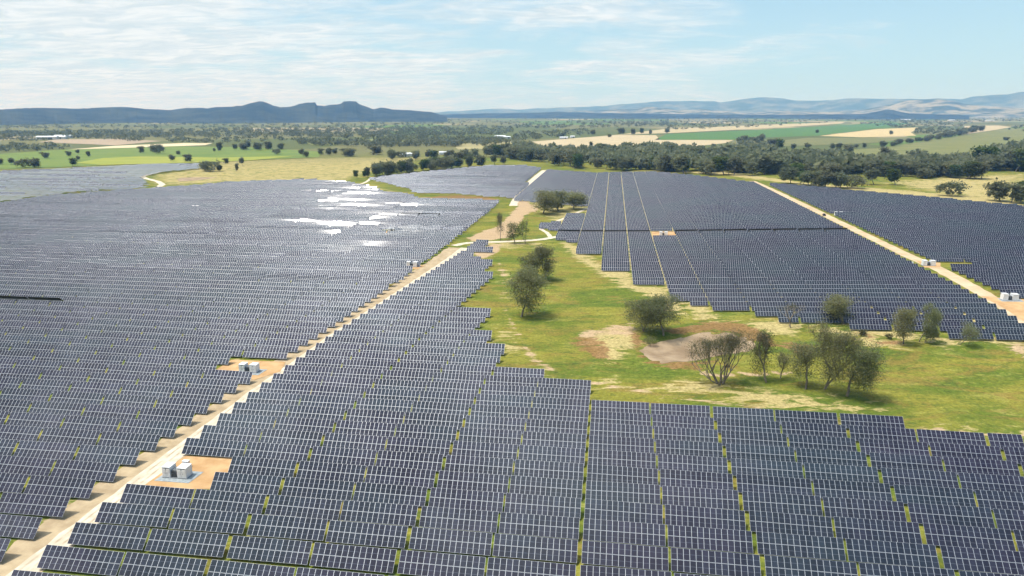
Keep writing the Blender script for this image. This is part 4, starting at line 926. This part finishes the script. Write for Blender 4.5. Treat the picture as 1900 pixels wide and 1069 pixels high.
shed(749, 291, 12, 14, 5, .3, 'white domed farm shed at the garden edge'); shed(763, 290, 12, 22, 5, .1, 'long grey shed beside the white farm shed'); shed(802, 290, 10, 16, 4, -.2, 'small farmhouse among the garden trees'); shed(822, 287, 10, 16, 4.5, .2, 'white outbuilding behind the garden trees')
shed(928, 256, 16, 36, 6, .1, 'pale roofed homestead by the olive paddock'); shed(940, 257, 14, 24, 5, .4, 'smaller shed beside the pale roofed homestead')
shed(1046, 258, 12, 26, 5, 0, 'low white shed beside the stubble paddock'); shed(1062, 256, 12, 14, 5, .2, 'bright white shed beside the stubble paddock')
shed(1680, 223.5, 30, 90, 8, 0, 'long white shed far beyond the crop paddock'); shed(1765, 224.5, 24, 60, 8, .1, 'white building far beyond the tree line', 'shed_roof'); shed(1836, 225, 24, 70, 8, 0, 'pale building at the far paddock corner')

# ------------------------------------------------------------------ hills
def hill_mat(name, c1, c2, scale, lo, hi):
    return flat_mat(name, c1, c2, scale, detail=10, lo=lo, hi=hi)
MAT['forest_hill'] = hill_mat('forested_slope', (0.010, 0.020, 0.022), (0.046, 0.056, 0.044), 0.0045, .35, .7)
MAT['far_hill'] = hill_mat('far_slope', (0.06, 0.09, 0.075), (0.16, 0.17, 0.13), 0.0024, .42, .66)
MAT['pale_hill'] = hill_mat('pale_grass_slope', (0.045, 0.06, 0.04), (0.25, 0.23, 0.16), 0.0035, .42, .60)
def range_mesh(name, prof, dist_, half, mat, label, rough=10.0, sub=4.0, seed=3, base=-5.0):
    """a ridge with real depth: crest heights along it, spurs down both sides"""
    g = np.random.default_rng(seed)
    px = np.arange(prof[0][0], prof[-1][0] + .1, sub); py = np.interp(px, [p[0] for p in prof], [p[1] for p in prof])
    nv = 25; v = np.linspace(-1, 1, nv)
    az = np.arctan((px - 950) / F * math.cos(TAU)); D = dist_ + 250 * np.sin(px * .013 + seed)
    u_ = (534.5 - py) / F; crest = H + D * np.cos(az) * (u_ * math.cos(TAU) - math.sin(TAU)) / (math.cos(TAU) + u_ * math.sin(TAU))
    rn = lambda: np.convolve(g.normal(0, 1, len(px) + 8), np.hanning(11)[1:-1] / 2.1, 'valid')
    spur = np.cumsum(g.normal(0, 1, len(px))); spur = (spur - np.convolve(spur, np.ones(41) / 41, 'same'))
    V = np.zeros((len(px), nv, 3))
    for j, t in enumerate(v):
        d = D + t * half
        prof_ = (1 - abs(t)) ** 1.25
        z = base + (crest - base) * prof_ + rough * rn() * (.15 + .85 * (1 - prof_)) * (prof_ > 0) * .5 + spur * rough * .15 * prof_ * (1 - prof_) * 4
        if t == 0: z = crest + rough * .16 * rn()
        V[:, j, 0] = d * np.sin(az); V[:, j, 1] = d * np.cos(az); V[:, j, 2] = np.where(abs(t) == 1, base, z)
    nu = len(px); i, j = np.meshgrid(np.arange(nu - 1), np.arange(nv - 1), indexing='ij')
    Fc = np.stack([i * nv + j, (i + 1) * nv + j, (i + 1) * nv + j + 1, i * nv + j + 1], -1).reshape(-1, 4)
    o = link(name, mesh_np(name, V.reshape(-1, 3), Fc, mat, True)); tag(o, label, kind='structure')
range_mesh('hills', [(-260, 206), (-120, 204), (0, 203), (60, 200.5), (100, 200.5), (150, 202), (200, 199), (225, 198.5), (250, 200), (280, 203), (318, 204), (345, 200.5), (375, 200), (385, 201), (400, 199), (430, 198), (450, 196), (468, 191), (482, 188.5), (490, 188.5), (497, 191), (508, 196), (520, 199), (540, 198), (556, 193.5), (570, 190.5), (586.5, 190), (588, 195.5), (600, 196.5), (612, 195), (625, 194), (634, 192), (639, 188), (661, 188), (667, 193), (680, 198), (693, 203), (705, 200), (714, 200), (726, 203), (740, 204), (760, 204.5), (780, 206), (800, 208), (818, 213), (830, 216)],
           7200, 1300, MAT['forest_hill'], 'dark blue forested range with a flat topped peak', 6, 1.5, 5)
range_mesh('far_hills', [(760, 214), (830, 207), (860, 206), (905, 203), (930, 202), (960, 203), (1000, 201), (1045, 199.5), (1080, 198), (1120, 197), (1150, 194), (1180, 191), (1210, 189), (1240, 187.5), (1262, 188), (1300, 187), (1325, 187.5), (1335, 190), (1355, 188), (1375, 184), (1410, 181), (1430, 181), (1450, 183), (1475, 186), (1520, 187), (1545, 186), (1572, 182.5), (1590, 182), (1640, 183.5), (1700, 184), (1780, 184), (1800, 179.5), (1830, 176.5), (1865, 175.5), (1890, 170.5), (1920, 168), (2050, 166), (2200, 176)],
           17500, 2600, MAT['far_hill'], 'pale blue far ranges along the horizon', 26, 4.0, 8)
range_mesh('low_hills', [(980, 212), (1040, 208), (1080, 206), (1140, 203), (1170, 202), (1200, 198), (1225, 200), (1260, 205), (1300, 202), (1340, 206), (1400, 209), (1440, 206), (1480, 207), (1540, 208), (1600, 204), (1620, 200), (1650, 195), (1680, 186), (1720, 184), (1750, 185), (1775, 190), (1800, 195), (1850, 198), (1900, 201), (1980, 205)],
           13500, 1700, MAT['pale_hill'], 'pale grassy hills in front of the far ranges', 16, 4.0, 12)
range_mesh('wooded_rise', [(780, 214), (900, 210.5), (1000, 209), (1035, 207), (1070, 209), (1140, 210), (1200, 211), (1300, 212.5), (1420, 213), (1560, 212), (1610, 211), (1628, 207), (1642, 203.5), (1656, 203.5), (1668, 207), (1690, 211), (1740, 212), (1800, 214)],
           10200, 1100, MAT['forest_hill'], 'low wooded rise across the plain', 8, 4.0, 15)

# ------------------------------------------------------------------ air
def haze():
    m = bpy.data.materials.new('haze'); m.use_nodes = True; nd, lk = m.node_tree.nodes, m.node_tree.links; nd.clear()
    v = nd.new('ShaderNodeVolumePrincipled'); o = nd.new('ShaderNodeOutputMaterial'); lk.new(v.outputs[0], o.inputs['Volume'])
    v.inputs['Color'].default_value = (0.21, 0.51, 1.0, 1); v.inputs['Absorption Color'].default_value = (1, 1, 1, 1); v.inputs['Density'].default_value = 6e-5; v.inputs['Anisotropy'].default_value = 0.0
    s = Soup(); s.box((0, 0, 309), (69000, 69000, 630)); ob = link('haze', s.mesh('haze', m)); tag(ob, 'thin blue haze lying over the plain', kind='stuff')
haze()
